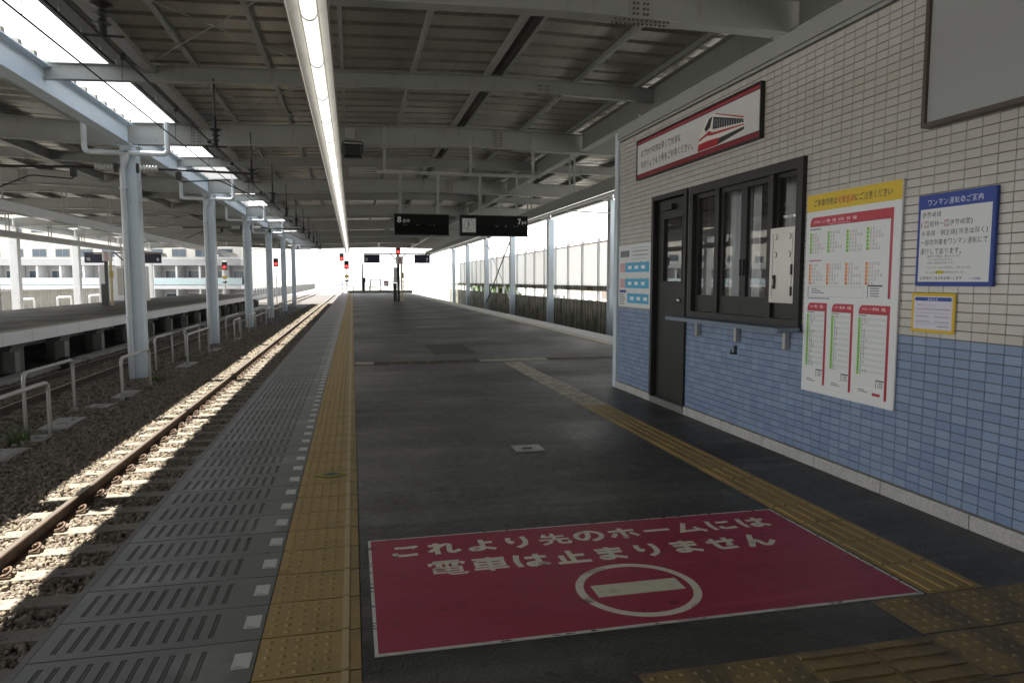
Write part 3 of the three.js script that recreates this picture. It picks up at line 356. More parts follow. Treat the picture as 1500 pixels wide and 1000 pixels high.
{
  const P = 0.3, far = 33, greyVar = [0.3, 1.7, 2.9, 4.1, 5.6].map((o) => withUV(greyGeo, 0, o)), warnVar = [0.3, 1.7, 2.9, 4.1].map((o) => withUV(warnGeo, 0, o));
  const barGeo = metres(cbox(0.026, 0.012, 0.282, 0.003).translate(0, 0.002, 0)); const restG = [], restY = [], restM = [], restM2 = [], markGeo = metres(lbox(0.062, 0.003, 0.105, 0, 0.0012, 0));
  for (let i = 0, d = 0.35; d < PEND - 0.2; d += P, i++) {
    const gx = EDGE + 0.019 + edgeW / 2, D = d + P / 2;
    if (d < far) {
      const t = part(platform, 'edge_slab', greyVar[(i * 7) % 5], M.greyTile, V(gx, rr(-0.0008, 0.0008), D));
      part(t, 'white_mark', markGeo, M.whiteMark, new THREE.Vector3(edgeW / 2 - 0.046, 0, 0));
      const tb = part(platform, 'tactile_block', warnVar[(i * 5) % 4], M.yellow, V(-0.366, 0.0005, D)); part(tb, 'raised_bar', barGeo, M.yellowPale, new THREE.Vector3(0.315, 0, 0));
    } else {
      restG.push(withUV(lbox(edgeW, 0.012, 0.29, 0, -0.006, 0), gx, D).clone().translate(gx, 0, -D)); restM2.push(barGeo.clone().translate(-0.051, 0.0005, -D)); restY.push(warnGeo.clone().translate(-0.366, 0.0005, -D)); restM.push(markGeo.clone().translate(gx + edgeW / 2 - 0.046, 0, -D));
    }
  }
  for (let x = 0; x < 11; x++) { const X = EDGE + 0.11 + x * 0.0545; restG.push(bx(X, X + 0.022, -0.001, 0.0035, far, PEND)); }
  part(platform, 'edge_slabs', merge(restG.map(metres)), M.greyTile).userData.kind = 'stuff';
  part(platform, 'tactile_blocks', metres(merge(restY)), M.yellow).userData.kind = 'stuff';
  part(platform, 'raised_bars', merge(restM2), M.yellowPale).userData.kind = 'stuff';
  part(platform, 'white_marks', merge(restM), M.whiteMark).userData.kind = 'stuff';
  // guide path of line blocks, two wide, from the junction to the cross band
  const lv = [0.2, 1.3, 2.7].map((o) => withUV(lineTile, o, o)), lx = [0.2, 1.3].map((o) => withUV(lineTileX, o, o * 2)), dv = [0.2, 1.3].map((o) => withUV(dotTile, o, o));
  let k = 0;
  for (let D = 2.665; D < 11.6; D += 0.3, k++) part(platform, 'guide_block', lv[k % 3], D > 7.3 ? M.paleLine : M.yellow, V(2.604 + 0.001 * (k % 2), 0.003, D));
  for (const [X, D, t] of [[2.604, 2.362, 'd'], [2.302, 2.362, 'd'], [2.604, 2.06, 'd'], [2.302, 2.06, 'd'], [2.0, 2.05, 'l'], [1.70, 2.05, 'l'], [1.4, 2.05, 'd'], [1.1, 2.05, 'd'], [2.302, 1.758, 'd'], [2.604, 1.758, 'd'], [2.906, 2.362, 'd'], [2.906, 2.06, 'd'], [1.4, 1.75, 'd'], [1.1, 1.75, 'd'], [2.0, 1.75, 'l'], [1.7, 1.75, 'l'], [2.906, 1.758, 'd']])
    part(platform, 'guide_block', t === 'd' ? dv[(k++) % 2] : lx[(k++) % 2], M.yellowOld, V(X, 0.0025, D));
  for (let X = 0.17, i = 0; X < 5.2; X += 0.3, i++) { const bright = i === 0 || (X > 2.1 && X < 3.2); part(platform, 'cross_block', bright ? lv[i % 3] : lx[i % 2], bright ? M.paleLine : M.crossOld, V(X, 0.0028, 11.9)); }
}
for (const [x0, x1, d0, d1] of [[1.5, 2.3, 13.2, 15.1]]) part(platform, 'asphalt_patch', metres(bx(x0, x1, -0.004, 0.0022, d0, d1)), M.patch);
{ // small steel cover let into the asphalt
  const t = thing('floor_plate', 'small steel floor plate with a dark slot in the asphalt', 'floor plate', V(1.385, 0.002, 5.52));
  part(t, 'plate', cbox(0.24, 0.006, 0.22, 0.0015), M.galv); part(t, 'slot', cbox(0.08, 0.004, 0.035, 0.001), M.darkIron, new THREE.Vector3(-0.01, 0.0035, 0.01)); part(t, 'ring', new THREE.TorusGeometry(0.05, 0.004, 5, 18).rotateX(Math.PI / 2), M.galv, new THREE.Vector3(-0.01, 0.003, 0.01));
}
{ // worn diamond sticker on the tactile band
  const s = new THREE.Shape([[-0.14, 0], [0, 0.075], [0.14, 0], [0, -0.075]].map((p) => new THREE.Vector2(...p)));
  const g = new THREE.ExtrudeGeometry(s, { depth: 0.0015, bevelEnabled: false }); g.rotateX(-Math.PI / 2);
  const o = new THREE.Group(); const t = thing('floor_sticker', 'worn diamond shaped sticker on the yellow tactile band', 'floor sticker', V(-0.17, 0.0075, 5.05));
  part(t, 'sheet', g, std({ color: lin(0.32, 0.30, 0.06), roughness: 0.7 })); const g2 = g.clone(); g2.scale(0.55, 1, 0.55); part(t, 'dark_centre', g2, std({ color: lin(0.08, 0.09, 0.09), roughness: 0.7 }), new THREE.Vector3(0, 0.0016, 0));
}

// ------------------------------------------------------------------ opposite platform on piers
{
  const t = structGroup('opposite_platform'), D0 = 8, D1 = 78, xe = (d) => -8.72 - 0.0 * d;
  part(t, 'deck_slab', metres(merge([bx(-8.95, -15.8, -0.34, -0.006, D0, D1)])), M.greyConcrete);
  part(t, 'deck_surface', metres(bx(-9.42, -15.3, -0.005, 0.004, D0, D1)), M.asphalt);
  part(t, 'platform_nosing', metres(merge([bx(-8.7, -8.95, -0.3, 0.002, D0, D1)])), M.whiteSteel);
  part(t, 'edge_coping', metres(bx(-8.951, -9.24, -0.005, 0.005, D0, D1)), M.concrete);
  part(t, 'yellow_line', metres(bx(-9.241, -9.42, -0.005, 0.004, D0, D1)), M.yellowOld);
  part(t, 'under_wall', metres(bx(-13.2, -13.5, -1.42, -0.341, D0, D1)), M.concrete);
  part(t, 'trackside_kerb', metres(bx(-8.62, -8.95, -1.4, -1.13, D0, D1)), M.concrete);
  const s = new THREE.Shape([[-0.3, -1.42], [0.1, -1.42], [0.1, -0.62], [0.28, -0.341], [-0.3, -0.341]].map((p) => new THREE.Vector2(...p))), g = new THREE.ExtrudeGeometry(s, { depth: 0.9, bevelEnabled: false }); metres(g);
  for (let d = 13.2; d < D1; d += 3.5) { part(t, 'pier', g, M.greyConcrete, V(-9.75, 0, d)); part(t, 'pier_block', metres(bx(-9.55, -9.25, -1.2, -0.62, d - 1.55, d - 1.25)), M.concrete); }
}

// ------------------------------------------------------------------ canopies
const boltGeo = new THREE.CylinderGeometry(0.021, 0.021, 0.02, 6);
function splice(x, yb, depth, D, under = true) {   // bolted joint on the camera side of a girder
  const g = [bx(x - 0.17, x + 0.17, yb + 0.05, yb + depth - 0.05, D - 0.012 - 0.012, D - 0.009)], b = [];
  for (const dx of [-0.11, -0.05, 0.05, 0.11]) for (let y = yb + 0.1; y < yb + depth - 0.08; y += 0.075) b.push(boltGeo.clone().rotateX(Math.PI / 2).translate(x + dx, y, -(D - 0.03)));
  if (under) for (let dx = -0.42; dx <= 0.43; dx += 0.07) for (const dz of [-0.075, 0.075]) b.push(boltGeo.clone().translate(x + dx, yb - 0.016, -(D + dz)));
  return [merge(g), merge(b)];
}
function canopy(name, label, o) {
  const t = thing(name, label, 'canopy'), { xa, xr, xb, ea, eb, top, k } = o;
  const dy = (x) => top - (x < xr ? k : o.kb ?? k) * Math.abs(x - xr), lo = (x, dep) => dy(x) - 0.18 - dep;
  const mains = [], secs = [];
  for (let i = -6; i <= 6; i++) { mains.push(G0 + i * BAY); if (i < 6) secs.push(G0 + (i + 0.5) * BAY); }
  for (const D of mains) { const gm = D; for (const [p, q] of [[xa, xr], [xr, xb]]) {
    const g = part(t, 'girder', metres(ibeam(V(p, lo(p, 0.57), D), V(q, lo(q, 0.57), D), 0.57, 0.26, 0.024, 0.016)), M.steel);
    if (D > 5 && D < 34) { const x = p === xa ? (o.spl ?? [xa + 1.7])[0] : xr + 1.15, [a, b] = splice(x, lo(x, 0.57), 0.57, D); part(g, 'splice_plate', a, M.steel); part(g, 'bolts', b, M.bolt); }
  } }
  for (const D of secs) for (const [p, q] of [[xa, xr], [xr, xb]]) {
    const g = part(t, 'beam', metres(ibeam(V(p, lo(p, 0.31), D), V(q, lo(q, 0.31), D), 0.31, 0.16, 0.016, 0.011)), M.steel);
    if (D > 5 && D < 18 && p === xr) { const x = xr + 1.1, [a, b] = splice(x, lo(x, 0.31), 0.31, D); part(g, 'splice_plate', a, M.steel); part(g, 'bolts', b, M.bolt); }
  }
  for (const x of o.purlins) { const y = dy(x) - 0.175, flip = x > xr; part(t, 'purlin', metres(cbeam(flip ? V(x, y, ROOF0) : V(x, y, ROOF1), flip ? V(x, y, ROOF1) : V(x, y, ROOF0), 0.168, 0.075)), M.steelDark); }
  for (const [x, y, dep, fw, mat] of o.longs) {
    for (let i = -6; i < 6; i++) part(t, 'longitudinal_girder', metres(ibeam(V(x, y, G0 + i * BAY + 0.14), V(x, y, G0 + (i + 1) * BAY - 0.14), dep, fw, 0.02, 0.014)), mat);
  }
  // folded roof sheets, one per bay and slope, ribs running down the slope
  const prof = [[0, 0], [0.43, 0], [0.46, 0.17], [0.57, 0.17], [0.6, 0]];
  for (const [p, q] of [[ea, xr - 0.11], [xr + 0.11, eb]]) for (let b = 0; b < 12; b++) {
    const d0 = ROOF0 + b * (ROOF1 - ROOF0) / 12, n = 16, pos = [], nor = [];
    const w = (ROOF1 - ROOF0) / 12 / n, P = []; for (let i = 0; i < n; i++) for (let j = 0; j < 4; j++) P.push([d0 + i * w + prof[j][0] / 0.6 * w, prof[j][1]]); P.push([d0 + n * w, 0]);
    const nx = 4;
    for (let i = 0; i < P.length - 1; i++) for (let j = 0; j < nx; j++) {
      const xs = [p + (q - p) * j / nx, p + (q - p) * (j + 1) / nx]; const c = (x, [d, h]) => V(x, dy(x) + h, d);
      const A = c(xs[0], P[i]), B = c(xs[1], P[i]), C = c(xs[1], P[i + 1]), E = c(xs[0], P[i + 1]);
      const nn = new THREE.Vector3().crossVectors(C.clone().sub(A), B.clone().sub(A)).normalize(); if (nn.y > 0) nn.negate();
      for (const v of [A, C, B, A, E, C]) { pos.push(v.x, v.y, v.z); nor.push(nn.x, nn.y, nn.z); }
    }
    const g = new THREE.BufferGeometry(); g.setAttribute('position', new THREE.Float32BufferAttribute(pos, 3)); g.setAttribute('normal', new THREE.Float32BufferAttribute(nor, 3)); part(t, 'roof_sheet', metres(g), M.deckTwo);
  }
  // roof ridge cover above the slit and cross bracing
  for (const s of [-1, 1]) part(t, 'ridge_closure', bx(xr + s * 0.105, xr + s * 0.112, top - 0.02, top + 0.172, ROOF0, ROOF1), M.deckTwo);
  part(t, 'ridge_cap', bx(xr - 0.24, xr + 0.24, top + 0.172, top + 0.185, ROOF0, ROOF1), M.deckTwo);
  for (let i = -1; i < 5; i++) for (const h of [0, 1]) {
    const da = G0 + i * BAY + h * BAY / 2 + 0.15, db = da + BAY / 2 - 0.3; if (da < 0) continue;
    for (const [p, q] of o.brace) { const y = (x) => dy(x) - 0.26; part(t, 'brace_rod', rod(V(p, y(p), da), V(q, y(q), db), 0.011, 6), M.steelDark); part(t, 'brace_rod', rod(V(q, y(q) + 0.03, da), V(p, y(p) + 0.03, db), 0.011, 6), M.steelDark); }
  }
  return { t, dy, lo, mains, secs };
}
M.deckTwo = M.deck; M.deck.side = THREE.DoubleSide;
const can = canopy('platform_canopy', 'grey steel canopy with folded metal roof over the near platform', {
  xa: -5.72, xr: 3.15, xb: 12.0, ea: -4.66, eb: 11.9, top: 6.02, k: 0.033, kb: 0.014, spl: [-4.05],
  purlins: [-4.52, -3.0, -1.58, -0.12, 1.37, 3.0, 3.32, 5.05, 6.5, 8.3, 9.9, 11.5],
  longs: [[-5.72, 4.92, 0.56, 0.3, M.blueSteel], [6.9, 5.27, 0.56, 0.26, M.steel], [12.0, 5.2, 0.4, 0.2, M.steel]], brace: [[-3.9, -0.4], [8.0, 11.4]] });
canopy('platform_canopy', 'grey steel canopy over the opposite platform beyond the blue columns', {
  xa: -21.7, xr: -13.7, xb: -5.74, ea: -21.2, eb: -5.95, top: 5.96, k: 0.036, spl: [-20],
  purlins: [-20.5, -18.8, -17.1, -15.4, -13.85, -13.53, -11.9, -10.2, -8.6, -7.0], longs: [[-21.7, 4.9, 0.5, 0.3, M.whiteSteel], [-17.6, 5.3, 0.3, 0.2, M.steel], [-9.6, 5.3, 0.3, 0.2, M.steel]], brace: [[-12.6, -8.8]] });
{ // gutter with strap brackets along the sunny slot
  const t = can.t, y = can.dy(-4.5);
  part(t, 'gutter', metres(merge([bx(-4.42, -4.10, y - 0.185, y - 0.177, ROOF0, ROOF1), bx(-4.42, -4.405, y - 0.177, y - 0.03, ROOF0, ROOF1), bx(-4.115, -4.10, y - 0.177, y - 0.03, ROOF0, ROOF1)])), M.steelDark);
  part(t, 'cable_duct', metres(bx(-3.92, -3.72, y - 0.30, y - 0.17, ROOF0, ROOF1)), M.galv);
  for (let d = 6; d < 60; d += 0.9) part(t, 'gutter_strap', rod(V(-4.26, y - 0.2, d), V(-4.26, y - 0.33, d), 0.008, 5), M.galv);
}
// ------------------------------------------------------------------ columns
function columnThing(label, cat, group, x, D, top, w, mat, pipes, y0 = -1.36) {
  const t = thing('steel_column', label, cat, V(x, y0, D), group), h = top - y0;
  const s = metres(cbox(w, h, w, 0.02)); part(t, 'shaft', s, mat, new THREE.Vector3(0, h / 2, 0));
  part(t, 'foot_plate', metres(lbox(w + 0.14, 0.1, w + 0.14, 0, 0.05, 0)), M.greyConcrete);
  part(t, 'joint_band', lbox(w + 0.012, 0.03, w + 0.012, 0, 1.05, 0), mat);
  part(t, 'cap_plate', lbox(w + 0.1, 0.03, w + 0.06, 0, h - 0.015, 0), mat);
  if (pipes) {
    const v = (a, b, c) => new THREE.Vector3(a, b - y0, c), f = w / 2 + 0.09, top2 = 5.55;
    part(t, 'downpipe', pipe([v(-0.12, -1.3, f), v(-0.12, 4.35, f), v(0, 4.62, f), v(0, 4.7, f)], 0.075, 0.1, 10), M.pvc);
    for (const q of [-1, 1]) part(t, 'branch_pipe', pipe([v(q * 0.04, 4.72, f), v(q * 1.0, 4.72, f), v(q * 1.0, top2, f)], 0.068, 0.14, 10), M.pvc);
    for (const y of [0.4, 2.2, 3.8]) part(t, 'pipe_clamp', lbox(0.19, 0.04, 0.19, -0.12, y - y0, f), M.pvc);
  }
  return t;
}
for (let i = -2; i <= 5; i++) if (G0 + i * BAY > 4) columnThing(i === 0 ? 'light blue column crossed by a hoop guard at its foot' : 'light blue steel column in the row between the two tracks', 'column', 'blue columns between the tracks', -5.72, G0 + i * BAY, 4.94, 0.40, M.blueSteel, i < 4);
for (let i = -1; i <= 6; i++) columnThing('pale blue column standing before the stained barrier wall', 'column', 'columns before the barrier wall', 12.0, G0 + i * BAY, 5.12, 0.38, M.blueSteel, false);
for (let i = 2; i <= 6; i++) columnThing('white sunlit column beyond the opposite platform', 'column', 'white columns beyond the opposite platform', -21.7, G0 + i * BAY, 4.9, 0.5, M.whiteSteel, false);
columnThing('slim grey post at the far side of the opposite platform', 'column', undefined, -18.3, 42.2, 4.9, 0.3, M.whiteSteel, false);

// ------------------------------------------------------------------ hanging light troughs
function trough(label, x, d0, d1, opt = {}) {
  const t = thing('light_trough', label, 'light fixture', V(x, 3.64, 0), 'light troughs hung under the canopies'), w = 0.36, L = d1 - d0;
  const out = [[-w / 2, 0], [-w / 2, 0.05], [-0.13, 0.34], [0.13, 0.34], [w / 2, 0.05], [w / 2, 0], [w / 2 - 0.012, 0], [w / 2 - 0.014, 0.045], [0.085, 0.13], [-0.085, 0.13], [-w / 2 + 0.014, 0.045], [-w / 2 + 0.012, 0]];
  const s = new THREE.Shape(out.map((p) => new THREE.Vector2(...p))), g = new THREE.ExtrudeGeometry(s, { depth: L, bevelEnabled: false }); g.translate(0, 0, -d1);
  part(t, 'housing', metres(g), opt.mat ?? M.reflector);
  const P = 1.43, half = new THREE.CylinderGeometry(0.068, 0.068, P - 0.03, 14, 1, false, -Math.PI / 2, Math.PI); half.rotateX(Math.PI / 2); // lower half
  const lampEnd = new THREE.CylinderGeometry(0.074, 0.074, 0.018, 14, 1, false, -Math.PI / 2, Math.PI).rotateX(Math.PI / 2).translate(0, 0.115, 0); const lampG = half, on = opt.on ?? (() => true); let k = 0;
  for (let d = d0 + P / 2; d < d1 - P / 2; d += P, k++) if (on(k)) { part(t, 'diffuser', lampG, M.lamp, new THREE.Vector3(0, 0.115, -d)); part(t, 'lamp_end', lampEnd, M.galv, new THREE.Vector3(0, 0, -(d + P / 2))); }
  for (const D of opt.hang ?? []) for (const sx of [-0.075, 0.075]) part(t, 'hanger', lbox(0.045, opt.hy - 3.98, 0.04, sx, 0.34 + (opt.hy - 3.98) / 2, -D), M.steel);
  const step = 7.15;
  if (opt.light !== false) for (let d = d0; d < d1 - 1; d += step) { const len = Math.min(step, d1 - d) - 0.3, l = new THREE.RectAreaLight(new THREE.Color(1, 0.97, 0.9), opt.power ?? 0.27, 0.1, len); l.name = 'trough_light'; l.position.set(0, 0.04, -(d + len / 2 + 0.1)); l.rotation.x = -Math.PI / 2; t.add(l); }
  return t;
}
const hangs = []; for (let i = -2; i < 9; i++) hangs.push(G0 + (i * BAY) / 2);
trough('lit white light trough hanging above the yellow tactile band', -0.33, -9, 64, { hang: hangs.filter((d) => d < 64), hy: 5.2 });
trough('grey light trough hanging above the pale right platform edge', 6.62, -3, 64, { hang: hangs.filter((d) => d < 64), hy: 5.2, mat: M.steelDark });
trough('long light trough above the near side of the opposite platform', -11.1, 12, 74, { hang: hangs.filter((d) => d > 13), hy: 5.25, on: (k) => k % 3 === 0, light: false, mat: M.whiteSteel });
trough('long light trough above the far side of the opposite platform', -17.6, 12, 74, { hang: hangs.filter((d) => d > 13), hy: 5.2, on: () => false, light: false, mat: M.whiteSteel });

// ------------------------------------------------------------------ hanging platform signs, clock
{
  const D = 20.45, f = thing('sign_hanger', 'light grey hanger frame bolted under the girder above the platform signs', 'sign frame', V(3.1, 4.43, D));
  part(f, 'cross_bar', metres(lbox(4.75, 0.09, 0.07, 0, 0, 0)), M.steel);
  for (const x of [-2.15, 0.3, 2.15]) { part(f, 'hanger', lbox(0.085, 1.2, 0.05, x, 0.64, 0.06), M.steel); part(f, 'bolts', merge([0.1, 0.2, 0.6, 0.7].map((y) => lbox(0.03, 0.03, 0.02, x, y, 0.09))), M.bolt); }
  for (const x of [-1.72, -0.65, 0.58, 1.68]) part(f, 'drop_rod', lbox(0.075, 1.14, 0.05, x, -0.615, 0), M.steel);
  function numberSign(label, x0, x1, num, right, clock) {
    const w = x1 - x0, h = 0.56, t = thing('platform_sign', label, 'platform sign', V((x0 + x1) / 2, 2.97, D));
    part(t, 'case', cbox(w, h, 0.2, 0.01), M.signBlack); part(t, 'rim', merge([lbox(w + 0.02, 0.02, 0.22, 0, h / 2 + 0.008, 0), lbox(w + 0.02, 0.02, 0.22, 0, -h / 2 - 0.008, 0)]), M.darkIron);
    const [k, c] = canvas(1024, Math.round(1024 * h / w), '#101211'), H = k.height;
    c.fillStyle = '#030303'; c.fillRect(0, H * 0.5, 1024, H * 0.5);
    c.fillStyle = '#e6e6e0'; c.font = 'bold ' + H * 0.42 + 'px sans-serif'; c.textBaseline = 'alphabetic';
    if (right) { c.fillText(num, 1024 - H * 0.7, H * 0.4); jp(c, '番線', 1024 - H * 0.43, H * 0.22, H * 0.17, H * 0.18, H * 0.19, H * 0.022, '#e6e6e0'); } else { c.fillText(num, H * 0.1, H * 0.4); jp(c, '番線', H * 0.39, H * 0.22, H * 0.17, H * 0.18, H * 0.19, H * 0.022, '#e6e6e0'); }
    c.fillStyle = '#9a9a94'; for (const q of [0.16, 0.2, 0.4, 0.43, 0.65, 0.72]) c.fillRect(1024 * (right ? 0.25 + q * 0.75 : q), H * 0.5, 14, H * 0.045);
    const fw = clock ? w - 0.5 : w - 0.03, face = new THREE.PlaneGeometry(fw, h - 0.03); part(t, 'display_face', face, new THREE.MeshPhysicalMaterial({ map: printed(k).map, roughness: 0.5, specularIntensity: 0.3 }), new THREE.Vector3(clock ? 0.235 : 0, 0, 0.103));
    if (clock) {
      const [ck, cc] = canvas(256, 256, '#cdd0cd'); cc.translate(128, 128); cc.fillStyle = '#222';
      for (let i = 0; i < 12; i++) { cc.save(); cc.rotate(i * Math.PI / 6); cc.fillRect(-5, -112, 10, i % 3 ? 22 : 32); cc.restore(); }
      const cl = part(t, 'clock_case', cbox(0.44, 0.47, 0.05, 0.008), M.darkIron, new THREE.Vector3(-w / 2 + 0.25, 0, 0.1)); part(cl, 'clock_dial', new THREE.PlaneGeometry(0.39, 0.39), printed(ck), new THREE.Vector3(0, 0, 0.027));
      const hand = (len, wd, a) => { const g = lbox(wd, len, 0.004, 0, len / 2 - 0.02, 0.032); g.rotateZ(a); return g; };
      part(cl, 'hour_hand', hand(0.12, 0.026, 0.22), M.blackPlastic); part(cl, 'minute_hand', hand(0.18, 0.016, Math.PI - 0.52), M.blackPlastic, new THREE.Vector3(0, 0, 0.005));
    }
  }
  numberSign('black hanging sign with a white number 8', 1.2, 2.75, '8', false, false);
  numberSign('black hanging sign with a square clock and number 7', 3.08, 5.09, '7', true, true);
}
{ // loudspeaker under the girder beside the light trough
  const t = thing('loudspeaker', 'black box loudspeaker on a bracket beside the light trough', 'loudspeaker', V(0.08, 4.86, 19.9));
  part(t, 'cabinet', cbox(0.5, 0.36, 0.34, 0.05), M.blackPlastic);
  part(t, 'bracket', pipe([new THREE.Vector3(-0.27, -0.05, 0), new THREE.Vector3(-0.27, 0.27, 0), new THREE.Vector3(0.27, 0.27, 0), new THREE.Vector3(0.27, -0.05, 0)], 0.018, 0.08, 6), M.darkIron);
  part(t, 'mounting_arm', merge([bar(new THREE.Vector3(-0.27, 0.27, 0), new THREE.Vector3(-0.4, 0.27, 0), 0.04, 0.04), bar(new THREE.Vector3(-0.4, 0.25, 0), new THREE.Vector3(-0.4, 0.55, 0), 0.04, 0.04)]), M.steel);
  const j = thing('junction_box', 'small grey junction box on the girder beside the trough', 'junction box', V(0.02, 5.48, 20.6)); part(j, 'box', cbox(0.26, 0.3, 0.16, 0.01), M.galv); part(j, 'lid', lbox(0.2, 0.22, 0.012, 0, 0, 0.087), M.steelDark);
}

// ------------------------------------------------------------------ overhead wires over the near track
{
  const x = -2.66, yc = 3.6, ym = 4.07, t = thing('overhead_line', 'black overhead wires with insulators above the near track', 'overhead line', V(x, 0, 0));
  const L = (a, b, c) => new THREE.Vector3(a, b, -c);
  part(t, 'contact_wire', rod(L(-0.02, yc, -5), L(0.1, yc, 260), 0.009, 5), M.darkIron); part(t, 'messenger_wire', rod(L(0, ym, -5), L(0.1, ym, 260), 0.017, 6), M.darkIron);
  for (let d = 1.6; d < 84; d += 2.66) { part(t, 'dropper', rod(L(-0.02, yc, d), L(0, ym, d), 0.004, 4), M.darkIron); part(t, 'clamp', new THREE.SphereGeometry(0.045, 8, 6).translate(0, ym, -d), M.darkIron); }
  const ins = lathe([[0.02, 0], [0.05, 0.02], [0.05, 0.1], [0.1, 0.13], [0.05, 0.15], [0.05, 0.2], [0.1, 0.23], [0.05, 0.25], [0.05, 0.3], [0.12, 0.33], [0.12, 0.35], [0.03, 0.36], [0.03, 0.62]], 12);
  for (const d of [8.9, ...hangs.filter((h) => h > 12 && h < 84)]) { const yt = can.lo(x, d === 8.9 ? 0.0 : 0.31); part(t, 'insulator', ins, M.darkIron, L(0, ym + 0.02, d)); part(t, 'insulator_hanger', rod(L(0, ym + 0.6, d), L(0, yt + 0.1, d), 0.018, 6), M.darkIron); part(t, 'insulator_arm', rod(L(-0.22, ym + 0.02, d), L(0.22, ym + 0.02, d), 0.016, 5), M.darkIron); }
}
const ribbed = (() => { const p = [[0.02, 0]]; for (let i = 0; i < 6; i++) p.push([0.045, i * 0.075 + 0.01], [0.1, i * 0.075 + 0.035], [0.045, i * 0.075 + 0.06]); p.push([0.02, 0.47]); const g = lathe(p, 14); g.rotateZ(-Math.PI / 2); return g; })();
M.porcelain = std({ color: lin(0.6, 0.6, 0.58), roughness: 0.25 });
for (const [i, D] of [[0, G0 - 0.35], [2, G0 + 2 * BAY - 0.35], [4, G0 + 4 * BAY - 0.35]]) for (const s of [1, -1]) {
  const t = thing('wire_bracket', s > 0 ? 'dark pipe bracket reaching from a blue column over the near track' : 'dark pipe bracket reaching from a blue column over the farther track', 'wire bracket', V(-5.72 + s * 0.26, 4.32, D), 'wire brackets on the blue columns');
  const ig = s > 0 ? ribbed : ribbed.clone().rotateY(Math.PI); part(t, 'insulator', ig, M.porcelain, new THREE.Vector3(s * 0.05, 0, 0)); part(t, 'pipe', rod(new THREE.Vector3(s * 0.5, 0, 0), new THREE.Vector3(s * 3.0, -0.05, 0), 0.032, 8), M.darkIron);
  part(t, 'wall_plate', lbox(0.05, 0.24, 0.12, 0, 0, 0), M.darkIron); part(t, 'steady_arm', pipe([new THREE.Vector3(s * 1.0, -0.02, 0), new THREE.Vector3(s * 1.0, -0.32, 0), new THREE.Vector3(s * 2.0, -0.25, 0), new THREE.Vector3(s * 2.9, -0.66, 0)], 0.018, 0.1, 6), M.darkIron); part(t, 'clevis', lbox(0.14, 0.2, 0.1, s * 1.0, -0.16, 0), M.darkIron);
}

// ------------------------------------------------------------------ hoop guards and hatch covers between the tracks
function hoop(x, d0, d1, h, label) {
  const t = thing('hoop_guard', label, 'guard rail', V(x, -1.3, (d0 + d1) / 2), 'galvanised hoop guards between the tracks'), a = (d1 - d0) / 2;
  part(t, 'hoop', pipe([new THREE.Vector3(0, -0.06, a), new THREE.Vector3(0, h, a), new THREE.Vector3(0, h, -a), new THREE.Vector3(0, -0.06, -a)], 0.036, 0.16, 8), M.galv);
  for (const s of [-1, 1]) part(t, 'foot', new THREE.CylinderGeometry(0.07, 0.09, 0.05, 10).translate(0, 0.015, s * a), M.concrete);
}
for (const [x, a, b, h] of [[-5.03, 10.7, 13.15, 0.98], [-5.68, 13.85, 16.1, 1.05], [-5.0, 16.9, 19.1, 0.98], [-5.7, 22.4, 24.4, 1.0], [-5.12, 23.8, 27.2, 0.98], [-5.72, 26.3, 28.6, 1.0], [-5.1, 32.8, 34.6, 0.95], [-5.7, 34.3, 38.2, 1.0], [-5.15, 37.6, 40.2, 0.95], [-5.7, 44, 47, 1.0], [-5.1, 44.6, 47.4, 1.0], [-5.4, 56, 59, 1.0]])
  hoop(x, a, b, h, a < 11 ? 'hoop guard with a weed tuft and hatch covers at its feet' : a < 14 ? 'hoop guard standing alone behind the weed tuft' : a < 17 ? 'hoop guard crossing in front of the column crossed by a hoop guard' : a < 23 ? 'hoop guard just behind the column crossed by a hoop guard' : 'galvanised pipe hoop guard standing in the ballast past the downpipe column');
for (const [x0, x1, d0, d1, r] of [[-5.62, -4.98, 11.4, 12.3, 0], [-5.35, -5.0, 12.75, 13.3, 0.1], [-5.5, -5.02, 13.75, 14.9, 0.05], [-5.45, -4.98, 15.95, 16.4, -0.1], [-5.35, -4.95, 17.2, 18.3, 0.04], [-5.3, -4.9, 22.9, 24.4, 0], [-5.3, -5.0, 28, 29.2, 0.03], [-5.3, -4.98, 33, 34.5, 0]]) {
  const t = thing('hatch_cover', 'flat concrete hatch cover lying in the ballast beside the hoop guards', 'hatch cover', V((x0 + x1) / 2, -1.265, (d0 + d1) / 2), 'concrete hatch covers between the tracks', r);
  const n = d1 - d0 > 0.8 ? 2 : 1, L = (d1 - d0) / n; for (let i = 0; i < n; i++) part(t, 'cover_slab', metres(cbox(x1 - x0, 0.06, L - 0.02, 0.008)), M.concrete, new THREE.Vector3(0, i * 0.004, (i - (n - 1) / 2) * L));
  part(t, 'lifting_slot', lbox(0.14, 0.004, 0.03, 0.03, 0.037, 0.1), M.darkIron);
}
